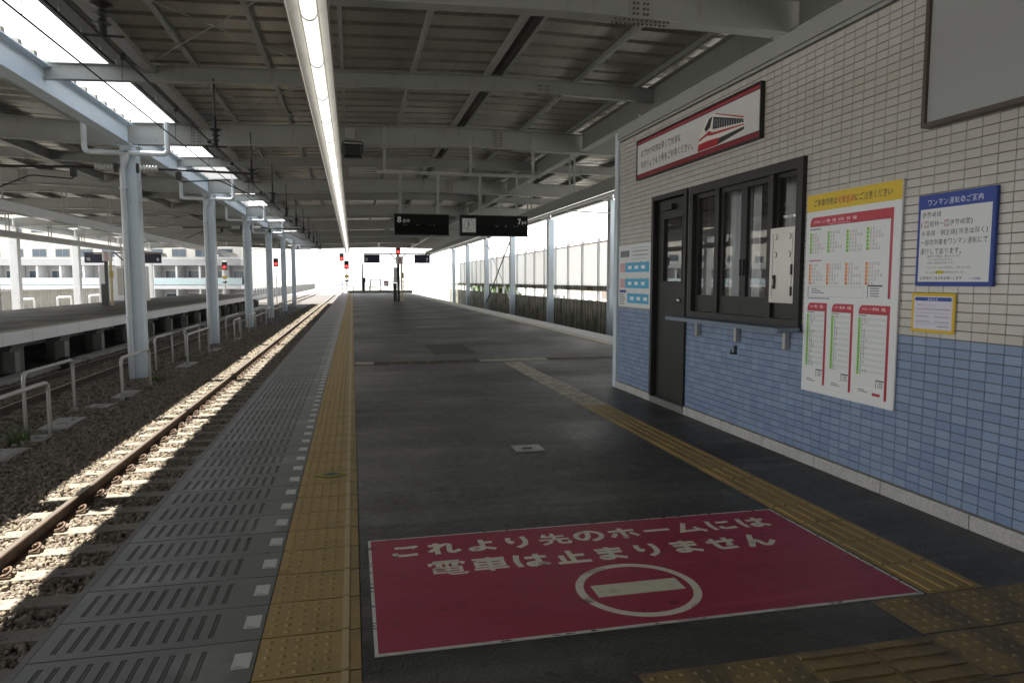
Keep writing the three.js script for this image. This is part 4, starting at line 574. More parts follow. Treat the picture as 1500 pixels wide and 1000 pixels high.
// weeds in the ballast
function weed(x, d, n, h, label) {
  const g = [], q = new THREE.Matrix4(), e = new THREE.Euler();
  for (let i = 0; i < n; i++) { const a = rnd() * 6.28, l = h * rr(0.4, 1), b = new THREE.PlaneGeometry(0.016, l, 1, 3); b.translate(0, l / 2, 0); const p = b.attributes.position; for (let k = 0; k < p.count; k++) { const y = p.getY(k); p.setX(k, p.getX(k) * (1.1 - y / l)); p.setZ(k, y * y / l * 0.9); } b.computeVertexNormals(); e.set(rr(-0.2, 0.5), a, 0, 'YXZ'); q.makeRotationFromEuler(e); b.applyMatrix4(q); b.translate(rr(-0.16, 0.16), 0, rr(-0.16, 0.16)); g.push(b); }
  const t = thing('weed', label, 'weed', V(x, -1.3, d)); part(t, 'blades', merge(g), M.leaf);
}
weed(-5.35, 12.85, 90, 0.4, 'tuft of weeds beside a hoop guard and hatch cover'); weed(-5.05, 20.0, 90, 0.3, 'low weeds at the foot of the column crossed by a hoop guard'); weed(-5.5, 25.2, 60, 0.35, 'weeds growing past the first blue column');
{ // point machine block on the shaded track
  const t = thing('track_stop', 'small dark ribbed block standing beside the shaded track kerb', 'track device', V(-8.3, -1.2, 23.0)); part(t, 'body', cbox(0.2, 0.5, 0.2, 0.02), M.darkIron, new THREE.Vector3(0, 0.1, 0)); for (const y of [-0.02, 0.12, 0.26]) part(t, 'rib', lbox(0.3, 0.06, 0.26, 0, y, 0), M.darkIron);
}
// ------------------------------------------------------------------ tiled station office
const WX = 3.32, WD0 = -3.0, WD1 = 8.5, WTOP = 3.13, TP = 0.1035, TR = 0.0527, BAND = 1.04;
const office = thing('station_office', 'station office with white and blue tiled wall, dark door and counter window', 'building', null);
const door = { d0: 6.64, d1: 7.42, y1: 2.275 }, win = { d0: 4.74, d1: 6.5, y0: 1.045, y1: 2.27 };
{
  const core = [], add = (d0, d1, y0, y1) => core.push(bx(WX + 0.012, WX + 0.16, y0, y1, d0, d1));
  add(WD0, win.d0, 0, WTOP); add(win.d0, win.d1, 0, win.y0); add(win.d0, win.d1, win.y1, WTOP); add(win.d1, door.d0, 0, WTOP); add(door.d0, door.d1, door.y1, WTOP); add(door.d1, WD1, 0, WTOP);
  const wall = part(office, 'wall', merge(core), M.grout);
  part(office, 'rear_wall', metres(merge([bx(5.5, 5.62, 0, WTOP, WD0, WD1), bx(WX + 0.161, 5.499, 0, WTOP, WD1 - 0.12, WD1), bx(WX + 0.161, 5.499, 0, WTOP, WD0, WD0 + 0.12)])), M.concrete);
  part(office, 'flat_roof', metres(bx(WX + 0.02, 5.62, WTOP + 0.001, WTOP + 0.1, WD0, WD1)), M.concrete);
  part(office, 'inner_floor', bx(WX + 0.17, 5.49, 0.001, 0.03, WD0 + 0.13, WD1 - 0.13), M.interior);
  part(office, 'inner_partition', bx(WX + 0.17, 5.49, 0.031, WTOP - 0.01, 4.1, 4.2), M.interior);
  part(office, 'coping', metres(merge([bx(WX - 0.03, WX + 0.019, WTOP + 0.002, WTOP + 0.13, WD0, WD1 + 0.02), bx(WX - 0.012, WX + 0.011, WTOP - 0.025, WTOP + 0.001, WD0, WD1)])), M.steel);
  part(office, 'corner_post', metres(bx(WX - 0.02, WX + 0.07, 0, WTOP + 0.1, WD1 + 0.001, WD1 + 0.11)), M.blueSteel);
  // tiles
  const tone = () => { const s = rnd(); return s; };
  const whites = [[0.515, 0.50, 0.465], [0.50, 0.485, 0.445], [0.53, 0.515, 0.485], [0.505, 0.485, 0.44]], blues = [[0.225, 0.30, 0.45], [0.205, 0.28, 0.43], [0.24, 0.32, 0.465], [0.22, 0.29, 0.425], [0.25, 0.33, 0.475]];
  const tileGeo = (w, h, c) => {   // w along D, h along y, front towards -x
    const a = w / 2, b = h / 2, e = 0.0022, t = 0.009, P = [], q = (A, B, C, Dd) => P.push(...A, ...B, ...C, ...A, ...C, ...Dd);
    const f = (z, y) => [-t, y, z], m = (z, y) => [-t + e, y, z], k = (z, y) => [0, y, z];
    const S = [[-a, -b], [a, -b], [a, b], [-a, b]], I = S.map(([z, y]) => [z - Math.sign(z) * e, y - Math.sign(y) * e]);
    q(f(...I[0]), f(...I[1]), f(...I[2]), f(...I[3]));
    for (let i = 0; i < 4; i++) { const j = (i + 1) % 4; q(m(...S[i]), m(...S[j]), f(...I[j]), f(...I[i])); q(k(...S[i]), k(...S[j]), m(...S[j]), m(...S[i])); }
    const g = new THREE.BufferGeometry(); g.setAttribute('position', new THREE.Float32BufferAttribute(P, 3)); g.computeVertexNormals();
    const n = P.length / 3, col = new Float32Array(n * 3), uv = new Float32Array(n * 2); for (let i = 0; i < n; i++) col.set(c, i * 3); g.setAttribute('color', new THREE.BufferAttribute(col, 3)); g.setAttribute('uv', new THREE.BufferAttribute(uv, 2)); return g;
  };
  const holes = [[door.d0 - 0.035, door.d1 + 0.035, -1, door.y1 + 0.03], [win.d0 - 0.03, win.d1 + 0.03, win.y0 - 0.04, win.y1 + 0.03]];
  const list = [], J = 0.004;
  for (let r = -18; r < 41; r++) for (let c = 0; c < 112; c++) {
    let d0 = 2.899 - 57 * TP + c * TP + J / 2, d1 = d0 + TP - J, y0 = BAND + r * TR + J / 2, y1 = y0 + TR - J; if (d1 > WD1) d1 = WD1; if (y0 < 0.092) y0 = 0.092; if (y1 > WTOP - 0.03) y1 = WTOP - 0.03;
    for (const [a, b, e, f] of holes) { if (d1 <= a || d0 >= b || y1 <= e || y0 >= f) continue; const cd = (d0 + d1) / 2, cy = (y0 + y1) / 2; if (cd > a && cd < b && cy > e && cy < f) { if (d0 < a && a - d0 > 0.012) d1 = a; else if (d1 > b && d1 - b > 0.012) d0 = b; else if (y1 > f && y1 - f > 0.01) y0 = f; else if (y0 < e && e - y0 > 0.01) y1 = e; else d1 = d0; } else if (cd <= a) d1 = Math.min(d1, a); else if (cd >= b) d0 = Math.max(d0, b); else if (cy >= f) y0 = Math.max(y0, f); else y1 = Math.min(y1, e); }
    if (d1 - d0 < 0.012 || y1 - y0 < 0.008) continue;
    const cd = (d0 + d1) / 2, cy = (y0 + y1) / 2;
    list.push({ d0, d1, y0, y1, cd, cy, blue: r < 0, near: cd > 2.85 && cd < 4.7 ? Math.hypot(cd, WX, cy - 1.375) : 99, full: d1 - d0 > TP - J - 0.002 && y1 - y0 > TR - J - 0.002, v: Math.floor(rnd() * 5) });
  }
  const chosen = new Set(list.filter((t) => t.full).sort((a, b) => a.near - b.near).slice(0, 300)), rest = [];
  const vg = { w: whites.map((c) => tileGeo(TP - J, TR - J, c)), b: blues.map((c) => tileGeo(TP - J, TR - J, c)) };
  for (const t of list) {
    const set = t.blue ? vg.b : vg.w, i = t.v % set.length, g = t.full ? set[i] : tileGeo(t.d1 - t.d0, t.y1 - t.y0, (t.blue ? blues : whites)[i]), p = new THREE.Vector3(WX + 0.0135 - 0.0008 * hash(t.v, Math.round(t.cd * 99), 3), t.cy, -t.cd);
    if (chosen.has(t)) part(wall, 'tile', g, M.tile, p); else rest.push(g.clone().translate(p.x, p.y, p.z));
  }
  const all = mergeGeometries(rest); part(wall, 'tiles', all, M.tile).userData.kind = 'stuff';
  // granite plinth
  for (let d = 2.47 - 0.674 * 8; d < WD1; d += 0.674) { let a = Math.max(d, WD0), b = Math.min(d + 0.667, WD1); if (b > door.d0 && a < door.d1) { if (a < door.d0 - 0.05) part(office, 'plinth_stone', metres(bx(WX - 0.012, WX + 0.011, 0, 0.085, a, door.d0 - 0.036)), M.granite); if (b > door.d1 + 0.05) part(office, 'plinth_stone', metres(bx(WX - 0.012, WX + 0.011, 0, 0.085, door.d1 + 0.036, b)), M.granite); } else if (b - a > 0.02) part(office, 'plinth_stone', metres(bx(WX - 0.012, WX + 0.011, 0, 0.085, a, b)), M.granite); }
  // door
  const dm = door.d0, dM = door.d1; part(office, 'doorstep', metres(bx(WX - 0.016, WX + 0.15, 0, 0.07, dm - 0.03, dM + 0.03)), M.greyConcrete);
  part(office, 'door_frame', merge([bx(WX - 0.022, WX + 0.1, 0.071, door.y1 + 0.03, dm - 0.035, dm + 0.02), bx(WX - 0.022, WX + 0.1, 0.071, door.y1 + 0.03, dM - 0.02, dM + 0.035), bx(WX - 0.022, WX + 0.1, door.y1 - 0.02, door.y1 + 0.03, dm + 0.021, dM - 0.021)]), M.doorBrown);
  const X0 = WX + 0.035, X1 = WX + 0.075, gw = [dm + 0.15, dM - 0.19, 1.36, 2.05];
  const leaf = part(office, 'door', merge([bx(X0, X1, 0.09, gw[2], dm + 0.03, dM - 0.03), bx(X0, X1, gw[3], door.y1 - 0.03, dm + 0.03, dM - 0.03), bx(X0, X1, gw[2], gw[3], dm + 0.03, gw[0]), bx(X0, X1, gw[2], gw[3], gw[1], dM - 0.03)]), M.doorBrown);
  part(leaf, 'door_pane', bx(X0 + 0.018, X0 + 0.022, gw[2], gw[3], gw[0], gw[1]), M.glass);
  part(leaf, 'pane_bead', merge([bx(X0 - 0.008, X0 - 0.001, gw[2] - 0.015, gw[2] + 0.01, gw[0], gw[1]), bx(X0 - 0.008, X0 - 0.001, gw[3] - 0.01, gw[3] + 0.015, gw[0], gw[1]), bx(X0 - 0.008, X0 - 0.001, gw[2] - 0.015, gw[3] + 0.015, gw[0] - 0.016, gw[0]), bx(X0 - 0.008, X0 - 0.001, gw[2] - 0.015, gw[3] + 0.015, gw[1], gw[1] + 0.016)]), M.doorBrown);
  const knob = lathe([[0, 0], [0.028, 0], [0.028, 0.008], [0.012, 0.012], [0.012, 0.035], [0.028, 0.045], [0.03, 0.06], [0.018, 0.072], [0, 0.073]], 14); knob.rotateZ(Math.PI / 2);
  part(leaf, 'door_knob', merge([knob, lbox(0.006, 0.13, 0.045, -0.002, 0, 0)]), M.stainless, V(X0 - 0.001, 1.17, dm + 0.1));
  part(leaf, 'door_closer', bx(X0 - 0.05, X0 - 0.001, 2.13, 2.19, dm + 0.32, dm + 0.58), M.darkIron);
  // counter window: frame, fixed lights, two sliding sashes, steel panel
  const wd = win.d1 - win.d0, bars = [], F = (d0, d1, y0, y1, x0 = -0.03, x1 = 0.08) => bars.push(bx(WX + x0, WX + x1, y0, y1, d0, d1));
  F(win.d0 - 0.03, win.d1 + 0.03, win.y1 - 0.05, win.y1 + 0.03); F(win.d0 - 0.03, win.d1 + 0.03, win.y0 - 0.04, win.y0 + 0.03); F(win.d0 - 0.03, win.d0 + 0.045, win.y0 + 0.031, win.y1 - 0.051); F(win.d1 - 0.045, win.d1 + 0.03, win.y0 + 0.031, win.y1 - 0.051);
  const s0 = 5.13, s1 = 5.99, sm2 = 5.565; F(s0 - 0.03, s0 + 0.03, win.y0 + 0.031, win.y1 - 0.051, -0.022); F(s1 - 0.035, s1 + 0.035, win.y0 + 0.031, win.y1 - 0.051, -0.022);
  part(office, 'window_frame', merge(bars), M.doorBrown);
  const pane = (name, d0, d1, y0, y1, x, extra = 0.16, fr = 0.045) => {
    const a = win.y0 + 0.031, s = part(office, name, merge([bx(x, x + 0.035, y0, y0 + extra, d0, d1), bx(x, x + 0.035, y1 - fr, y1, d0, d1), bx(x, x + 0.035, y0 + extra, y1 - fr, d0, d0 + fr), bx(x, x + 0.035, y0 + extra, y1 - fr, d1 - fr, d1)]), M.doorBrown);
    part(s, 'window_pane', bx(x + 0.015, x + 0.019, y0 + extra, y1 - fr, d0 + fr, d1 - fr), M.glass); return s;
  };
  const a = win.y0 + 0.032, b = win.y1 - 0.052; pane('fixed_window', s1 + 0.037, win.d1 - 0.047, a, b, WX + 0.012);
  const l = pane('sliding_window', sm2 + 0.001, s1 - 0.037, a, b, WX + 0.002), r = pane('sliding_window', s0 + 0.032, sm2 - 0.001, a, b, WX + 0.002);
  part(l, 'pull_handle', bx(WX - 0.014, WX + 0.001, 1.42, 1.56, sm2 + 0.012, sm2 + 0.03), M.blackPlastic); part(r, 'pull_handle', bx(WX - 0.014, WX + 0.001, 1.42, 1.56, sm2 - 0.03, sm2 - 0.012), M.blackPlastic);
  pane('fixed_window', win.d0 + 0.047, s0 - 0.032, 1.765, b, WX + 0.012, 0.03, 0.03);
  const pl = part(office, 'lower_panel', bx(WX + 0.006, WX + 0.05, a, 1.2, win.d0 + 0.047, s0 - 0.032), M.doorBrown);
  const steel = part(office, 'steel_panel', bx(WX - 0.026, WX + 0.004, 1.2, 1.79, win.d0 + 0.04, s0 - 0.02), M.stainless);
  part(steel, 'panel_seam', merge([bx(WX - 0.03, WX - 0.0265, 1.535, 1.54, win.d0 + 0.07, s0 - 0.05), bx(WX - 0.0295, WX - 0.0265, 1.25, 1.745, win.d0 + 0.075, win.d0 + 0.08), bx(WX - 0.0295, WX - 0.0265, 1.25, 1.745, s0 - 0.06, s0 - 0.055)]), M.stainless);
  part(steel, 'hinge', bx(WX - 0.033, WX - 0.0265, 1.26, 1.33, win.d0 + 0.07, win.d0 + 0.085), M.darkIron); part(steel, 'hinge', bx(WX - 0.033, WX - 0.0265, 1.42, 1.5, win.d0 + 0.07, win.d0 + 0.085), M.darkIron); part(steel, 'latch', bx(WX - 0.036, WX - 0.0265, 1.31, 1.42, s0 - 0.1, s0 - 0.075), M.darkIron); part(steel, 'latch_grip', bx(WX - 0.042, WX - 0.037, 1.34, 1.39, s0 - 0.094, s0 - 0.082), M.galv);
  for (const [dd, yy] of [[0.09, 1.72], [0.27, 1.72], [0.09, 1.58], [0.27, 1.58]]) part(steel, 'cover_disc', new THREE.CylinderGeometry(0.024, 0.024, 0.005, 14).rotateZ(Math.PI / 2), M.stainless, V(WX - 0.029, yy, win.d0 + dd + 0.03));
  // curtains inside
  const curtain = (d0, d1, ph) => { const g = new THREE.PlaneGeometry(d1 - d0, 1.15, 36, 1), p = g.attributes.position; for (let i = 0; i < p.count; i++) p.setZ(i, 0.018 * Math.sin(p.getX(i) * 70 + ph)); g.computeVertexNormals(); g.rotateY(-Math.PI / 2); g.translate(WX + 0.27, 1.66, -(d0 + d1) / 2); return g; };
  M.curtain.side = THREE.DoubleSide; for (const [p, q] of [[6.0, 6.22], [5.16, 5.34], [5.74, 5.86]]) part(office, 'curtain', curtain(p, q, p * 9), M.curtain);
  part(office, 'desk', bx(3.75, 4.4, 0.7, 0.74, 4.4, 6.4), M.interior);
  // counter shelf with brackets
  const sh = cbox(0.2, 0.035, 1.94, 0.012); const shelf = part(office, 'counter_shelf', sh, std({ map: paintMap(0.15, 0.2, 0.26, 19, 0.3), roughness: 0.4 }), V(WX - 0.132, 1.002, 5.64));
  for (const d of [4.86, 5.58, 6.3]) part(office, 'shelf_bracket', merge([bx(WX - 0.045, WX - 0.006, 0.84, 0.983, d - 0.018, d + 0.018)]), M.stainless);
  part(office, 'bag_hook', merge([bx(WX - 0.012, WX + 0.004, 0.72, 0.80, 5.62, 5.65), bx(WX - 0.05, WX - 0.011, 0.725, 0.74, 5.628, 5.642), bx(WX - 0.05, WX - 0.042, 0.74, 0.765, 5.628, 5.642)]), M.blackPlastic);
}
// a printed board hung on the office wall; d1 = its left side as one faces it
function poster(name, label, category, d0, d1, y0, y1, t, k, side, opt) {
  const g = thing(name, label, category, V(WX - 0.001, (y0 + y1) / 2, (d0 + d1) / 2), undefined, -Math.PI / 2);
  part(g, 'board', cbox(d1 - d0, y1 - y0, t, Math.min(0.002, t / 4)), side, new THREE.Vector3(0, 0, t / 2));
  part(g, 'printed_face', new THREE.PlaneGeometry(d1 - d0 - 0.006, y1 - y0 - 0.006), printed(k, opt), new THREE.Vector3(0, 0, t + 0.0012)); return g;
}
const BLK = '#26282a';
{ // red framed banner with a train
  const W = 1536, H = 260, [k, c] = canvas(W, H, '#d4d6d6');
  c.fillStyle = '#8a1226'; c.fillRect(0, 0, W, 24); c.fillRect(0, H - 28, W, 28); c.fillStyle = '#4f1420'; c.fillRect(0, 20, W, 6); c.fillRect(0, H - 30, W, 6); c.fillStyle = '#c76a70'; c.fillRect(0, 12, W, 3);
  jp(c, 'おでかけの際は早くて快適な', 62, 66, 42, 52, 47, 5.2, '#2a2c2e'); jp(c, '特急りょうもう号をご利用ください。', 62, 146, 42, 52, 47, 5.2, '#2a2c2e');
  const P = (pts, col) => { c.fillStyle = col; c.beginPath(); pts.forEach(([x, y]) => c.lineTo(x, y)); c.fill(); };
  P([[905, 150], [985, 62], [1075, 40], [1390, 128], [1395, 205], [1100, 222], [900, 222]], '#e8e6e0'); P([[968, 108], [1018, 62], [1058, 54], [1032, 112], [985, 128]], '#12181c');
  P([[1068, 60], [1380, 140], [1385, 158], [1062, 128]], '#16242a'); P([[1075, 46], [1100, 48], [1385, 128], [1380, 134]], '#b03038'); P([[1020, 128], [1060, 146], [1390, 166], [1390, 172], [1050, 160], [1000, 152], [905, 168], [905, 156], [985, 140]], '#b02a32');
  P([[900, 186], [1000, 182], [1140, 188], [1110, 226], [890, 226]], '#b01626'); P([[1140, 190], [1390, 180], [1390, 196], [1110, 226]], '#2a2f30'); c.fillStyle = '#e8e6e0'; for (let i = 0; i < 12; i++) c.fillRect(1086 + i * 25, 74 + i * 6, 3, 50 - i * 2.2);
  wear(c, W, H, 120, '#666', 1, 3, 0.2);
  const g = poster('banner_sign', 'long red edged white banner picturing a red and white train', 'sign', 5.30, 7.86, 2.555, 2.985, 0.028, k, std({ color: lin(0.03, 0.022, 0.022), roughness: 0.4 }));
  const w = 2.56, h = 0.43; part(g, 'frame', merge([lbox(w + 0.02, 0.014, 0.038, 0, h / 2 + 0.006, 0.019), lbox(w + 0.02, 0.014, 0.038, 0, -h / 2 - 0.006, 0.019), lbox(0.014, h, 0.038, w / 2 + 0.004, 0, 0.019), lbox(0.014, h, 0.038, -w / 2 - 0.004, 0, 0.019)]), M.darkIron);
}
{ // platform car position chart left of the door
  const W = 640, H = 480, [k, c] = canvas(W, H, '#d9dddd');
  c.fillStyle = '#6a7076'; c.fillRect(36, 42, 190, 50); c.strokeStyle = '#8a9096'; c.lineWidth = 3; c.strokeRect(270, 26, 330, 84); c.fillStyle = '#777'; for (const y of [46, 76]) for (let i = 0; i < 14; i++) c.fillRect(290 + i * 21, y, 13, 12);
  [[138, 30], [262, 30], [378, 190]].forEach(([y, x], q) => { if (q < 2) { c.fillStyle = '#e9e2e2'; c.fillRect(x, y, 110, 74); c.strokeStyle = '#b04048'; c.lineWidth = 7; c.save(); c.beginPath(); c.rect(x, y, 110, 74); c.clip(); for (let i = -6; i < 12; i++) { c.beginPath(); c.moveTo(x + i * 20, y + 74); c.lineTo(x + i * 20 + 74, y); c.stroke(); } c.restore(); x += 112; } c.fillStyle = '#45a9d3'; c.fillRect(x, y, 610 - x, 74); c.fillStyle = '#e6f0f2'; for (let i = 0; i < 3; i++) c.fillRect(x + 60 + i * 130, y + 24, 70, 26); c.fillStyle = '#333'; for (let i = 0; i < 4; i++) c.fillRect(x + 20 + i * 140, y - 8, 12, 6); });
  c.fillStyle = '#24418c'; c.fillRect(24, 352, 140, 22); c.fillStyle = '#777'; for (let i = 0; i < 5; i++) c.fillRect(26, 386 + i * 18, 90 + (i % 3) * 18, 8);
  poster('car_position_chart', 'white chart with light blue bars left of the dark door', 'poster', 7.48, 8.47, 1.058, 1.81, 0.004, k, M.whiteSteel);
}
{ // timetable
  const W = 900, H = 1400, [k, c] = canvas(W, H, '#dfe3e4'), red = '#b81e36', dk = '#3a3d42';
  c.fillStyle = '#dcbb12'; c.fillRect(0, 0, W, 118); let x = jp(c, 'ご乗車の際は', 70, 36, 38, 52, 42, 5.5, '#2b2a20'); x = jp(c, '発車番線', x, 36, 38, 52, 42, 6, '#b3352c'); jp(c, 'にご注意ください', x, 36, 38, 52, 42, 5.5, '#2b2a20');
  const tab = (x0, y0, w, h, th, tw) => { c.fillStyle = red; c.beginPath(); c.moveTo(x0 + 34, y0); c.lineTo(x0 + w, y0); c.lineTo(x0 + w, y0 + h - 14); c.quadraticCurveTo(x0 + w, y0 + h, x0 + w - 16, y0 + h); c.lineTo(x0 + w - 16, y0 + th); c.lineTo(x0, y0 + th); c.quadraticCurveTo(x0 + 2, y0 + 6, x0 + 34, y0); c.fill(); c.fillStyle = '#6b1a34'; c.fillRect(x0 + w - 22, y0 + th, 6, h - th - 4); c.fillRect(x0, y0 + th - 4, w - 16, 4); };
  const minutes = (x, y, n, rows, col) => { for (let i = 0; i < rows; i++) { const m = n(i); c.fillStyle = col; c.fillRect(x, y + i * 25, 24, 23); c.fillStyle = '#222'; c.font = 'bold 17px sans-serif'; c.textBaseline = 'alphabetic'; const hr = 5 + i; c.fillText(String(hr), x + 3, y + i * 25 + 18); c.font = '14px sans-serif'; for (let j = 0; j < m; j++) { c.fillStyle = (i * 7 + j * 3) % 5 ? dk : '#b23'; c.fillText(String(Math.floor(hash(i, j, x | 0) * 60)).padStart(2, '0'), x + 30 + j * 26, y + i * 25 + 12); c.fillRect(x + 31 + j * 26, y + i * 25 + 16, 13, 3); } } };
  tab(40, 160, 800, 560, 66, 0); x = jp(c, '伊勢崎線 上り ', 80, 184, 17, 20, 18, 2.2, '#f0e8e8'); jp(c, '館林・久喜・北千住・浅草 方面', x - 8, 180, 19, 24, 20, 2.8, '#fff'); c.fillStyle = '#f0d0d4'; c.font = '12px sans-serif'; c.fillText('for Tatebayashi, Kuki, Kita-Senju, Asakusa', 230, 219);
  c.fillStyle = '#54707c'; c.fillRect(40, 240, 120, 8); c.fillStyle = '#b2404a'; c.fillRect(40, 460, 140, 8);
  [0, 1, 2, 3].forEach((q) => { minutes(44 + q * 190, 268 - (q % 2) * 4, (i) => 2 + Math.floor(hash(i, q, 4) * 4), 6, '#8fcf5a'); minutes(44 + q * 190, 486, (i) => 2 + Math.floor(hash(i, q, 8) * 4), 6, '#ee9a5e'); });
  c.strokeStyle = '#99a'; c.lineWidth = 2; c.strokeRect(44, 648, 560, 70); c.fillStyle = dk; c.fillRect(38, 648, 6, 70); c.fillRect(640, 634, 130, 10); c.fillRect(640, 634, 6, 84); c.fillStyle = '#778'; for (let i = 0; i < 3; i++) c.fillRect(80, 660 + i * 14, 60 + i * 40, 6); for (let i = 0; i < 4; i++) c.fillRect(665, 652 + i * 16, 80, 7); c.fillRect(40, 726, 240, 7);
  [[40, 215, '桐生 方面', 3], [305, 215, '東小泉 方面', 2], [570, 275, '伊勢崎 方面', 3]].forEach(([x0, w, name, m], q) => {
    tab(x0, 762, w, 580 + q * 8, 58, 0); jp(c, q < 2 ? (q ? '小泉線' : '桐生線') : '伊勢崎線 下り', x0 + 28, 780, 12, 16, 13, 1.8, '#f0e6e6'); jp(c, name, x0 + (q < 2 ? 78 : 124), 776, 18, 22, 19, 2.6, '#fff'); c.fillStyle = '#8a9096'; c.fillRect(x0 + 2, 826, 74, 8);
    for (let i = 0; i < 20; i += 2) { c.fillStyle = '#d2d7d8'; c.fillRect(x0 + 30, 842 + i * 18.6, w - 60, 18); }
    for (let i = 0; i < 20; i++) { const y = 842 + i * 18.6; c.fillStyle = '#8fcf5a'; c.fillRect(x0, y, 24, 18); c.fillStyle = '#222'; c.font = 'bold 14px sans-serif'; c.fillText(String(5 + i > 23 ? i - 19 : 5 + i), x0 + 3, y + 14); c.font = '12px sans-serif'; const n = 1 + Math.floor(hash(i, q, 2) * m); for (let j = 0; j < n; j++) { c.fillStyle = dk; c.fillText(String(Math.floor(hash(i, j + 9, q) * 60)).padStart(2, '0'), x0 + 30 + j * 22, y + 10); c.fillRect(x0 + 31 + j * 22, y + 12, 11, 3); } }
    c.fillStyle = dk; c.fillRect(x0 + w - 96, 1232, 70, 8); c.fillRect(x0 + w - 96, 1232, 5, 52); c.fillStyle = '#777'; for (let i = 0; i < 3; i++) c.fillRect(x0 + w - 78, 1248 + i * 12, 44, 5); c.strokeRect(x0 + 4, 1296, w - 44, 46); c.fillRect(x0 + 20, 1306, 60, 5); c.fillRect(x0 + 20, 1318, 90, 5); if (q === 2) { c.fillStyle = '#b03040'; c.fillRect(x0 + 150, 1318, 70, 18); }
  });
  poster('timetable_board', 'tall timetable board with yellow heading and red bordered columns', 'timetable', 3.735, 4.668, 0.556, 2.0, 0.012, k, M.whiteSteel, { roughness: 0.35 });
}
{ // blue framed notice
  const W = 760, H = 770, [k, c] = canvas(W, H, '#1c3f96'); c.fillStyle = '#dcdfe0'; c.fillRect(26, 118, W - 52, H - 150);
  jp(c, 'ワンマン運転のご案内', 96, 38, 50, 58, 56, 6, '#d5dbea');
  jp(c, '伊勢崎線', 46, 140, 46, 54, 51, 4.6, BLK); let x = jp(c, '(', 36, 220, 46, 54, 51, 4.6, BLK); const badge = (x, n) => { c.strokeStyle = '#a04a50'; c.lineWidth = 5; c.strokeRect(x, 224, 44, 48); c.fillStyle = '#333'; c.font = 'bold 19px sans-serif'; c.fillText('TI', x + 12, 243); c.fillText(n, x + 11, 266); };
  badge(74, '10'); x = jp(c, '館林〜', 128, 220, 46, 54, 51, 4.6, BLK); badge(x + 4, '25'); x = jp(c, '伊勢崎間)', x + 58, 220, 46, 54, 51, 4.6, BLK);
  jp(c, '小泉線・桐生線(特急は除く)', 44, 298, 46, 54, 51, 4.6, BLK); jp(c, '一部の列車をワンマン運転にて', 40, 376, 44, 54, 48, 4.6, BLK); jp(c, '運行しております。', 40, 452, 46, 54, 51, 4.6, BLK);
  const q = '#5a5d60'; jp(c, '・車両のドア開閉は、運転士が行います。', 100, 512, 18, 22, 20, 1.8, q); jp(c, 'ブザーが鳴り終わりましたら、', 124, 540, 18, 22, 20, 1.8, q); jp(c, '無理なご乗車はおやめください。', 124, 568, 18, 22, 20, 1.8, q); jp(c, '・ミラーでホームの状況を確認し、発車いたします。', 100, 608, 18, 22, 20, 1.8, q);
  c.fillStyle = '#d8c822'; c.fillRect(216, 644, 82, 28); jp(c, '・ホームでは黄色い線の内側をお歩きください。', 100, 648, 18, 22, 20, 1.9, q); jp(c, 'お客様のご協力をお願いします', 54, 692, 28, 30, 31, 2.8, BLK);
  c.fillStyle = '#2a4a96'; c.font = 'italic bold 26px serif'; c.fillText('TOBU', 590, 720); c.fillRect(556, 708, 28, 3);
  poster('notice_board', 'square notice board with blue frame and heading', 'notice', 3.075, 3.598, 1.344, 1.874, 0.02, k, std({ color: lin(0.015, 0.05, 0.28), roughness: 0.4 }));
}
{ // small yellow framed notice
  const W = 480, H = 350, [k, c] = canvas(W, H, '#d9b41c'); c.fillStyle = '#d5d4e2'; c.fillRect(24, 24, W - 48, H - 48); c.fillStyle = '#2b4c9e'; c.beginPath(); c.roundRect(34, 34, W - 68, 34, 14); c.fill(); jp(c, 'お知らせ', 180, 38, 24, 26, 30, 3, '#e8ecf4');
  const q = '#55585e'; c.fillStyle = q; c.font = '22px sans-serif'; c.fillText('2020', 66, 112); jp(c, '生 1 1 5 (', 124, 94, 18, 20, 21, 2, q); for (const [y, a, b] of [[138, 62, 360], [206, 52, 150], [206, 260, 160], [252, 52, 160], [252, 260, 160]]) for (let i = 0; i < b / 17; i++) { c.fillRect(a + i * 17, y, 11, 3); c.fillRect(a + i * 17 + (i * 5) % 6, y + 5, 9, 3); c.fillRect(a + i * 17 + 3, y - 4, 3, 14); } c.fillRect(44, 176, W - 88, 2); c.fillRect(44, 276, W - 88, 2); c.fillRect(300, 292, 130, 6);
  poster('small_notice', 'small notice in a yellow frame below the blue notice board', 'notice', 3.312, 3.629, 1.07, 1.303, 0.006, k, std({ color: lin(0.6, 0.42, 0.03), roughness: 0.5 }));
}
{ // blank grey panel high on the wall
  const g = thing('blank_panel', 'large blank grey panel in a brown frame high on the tiled wall', 'panel', V(WX, 2.69, 2.66), undefined, -Math.PI / 2), w = 1.8, h = 0.84;
  part(g, 'sheet', cbox(w - 0.03, h - 0.03, 0.05, 0.003), std({ color: lin(0.36, 0.37, 0.37), roughness: 0.28 }), new THREE.Vector3(0, 0, 0.026)); part(g, 'frame', merge([lbox(w, 0.025, 0.07, 0, h / 2, 0.035), lbox(w, 0.025, 0.07, 0, -h / 2, 0.035), lbox(0.025, h - 0.03, 0.07, -w / 2 + 0.012, 0, 0.035), lbox(0.025, h - 0.03, 0.07, w / 2 - 0.012, 0, 0.035)]), std({ color: lin(0.085, 0.065, 0.05), roughness: 0.4 }));
}
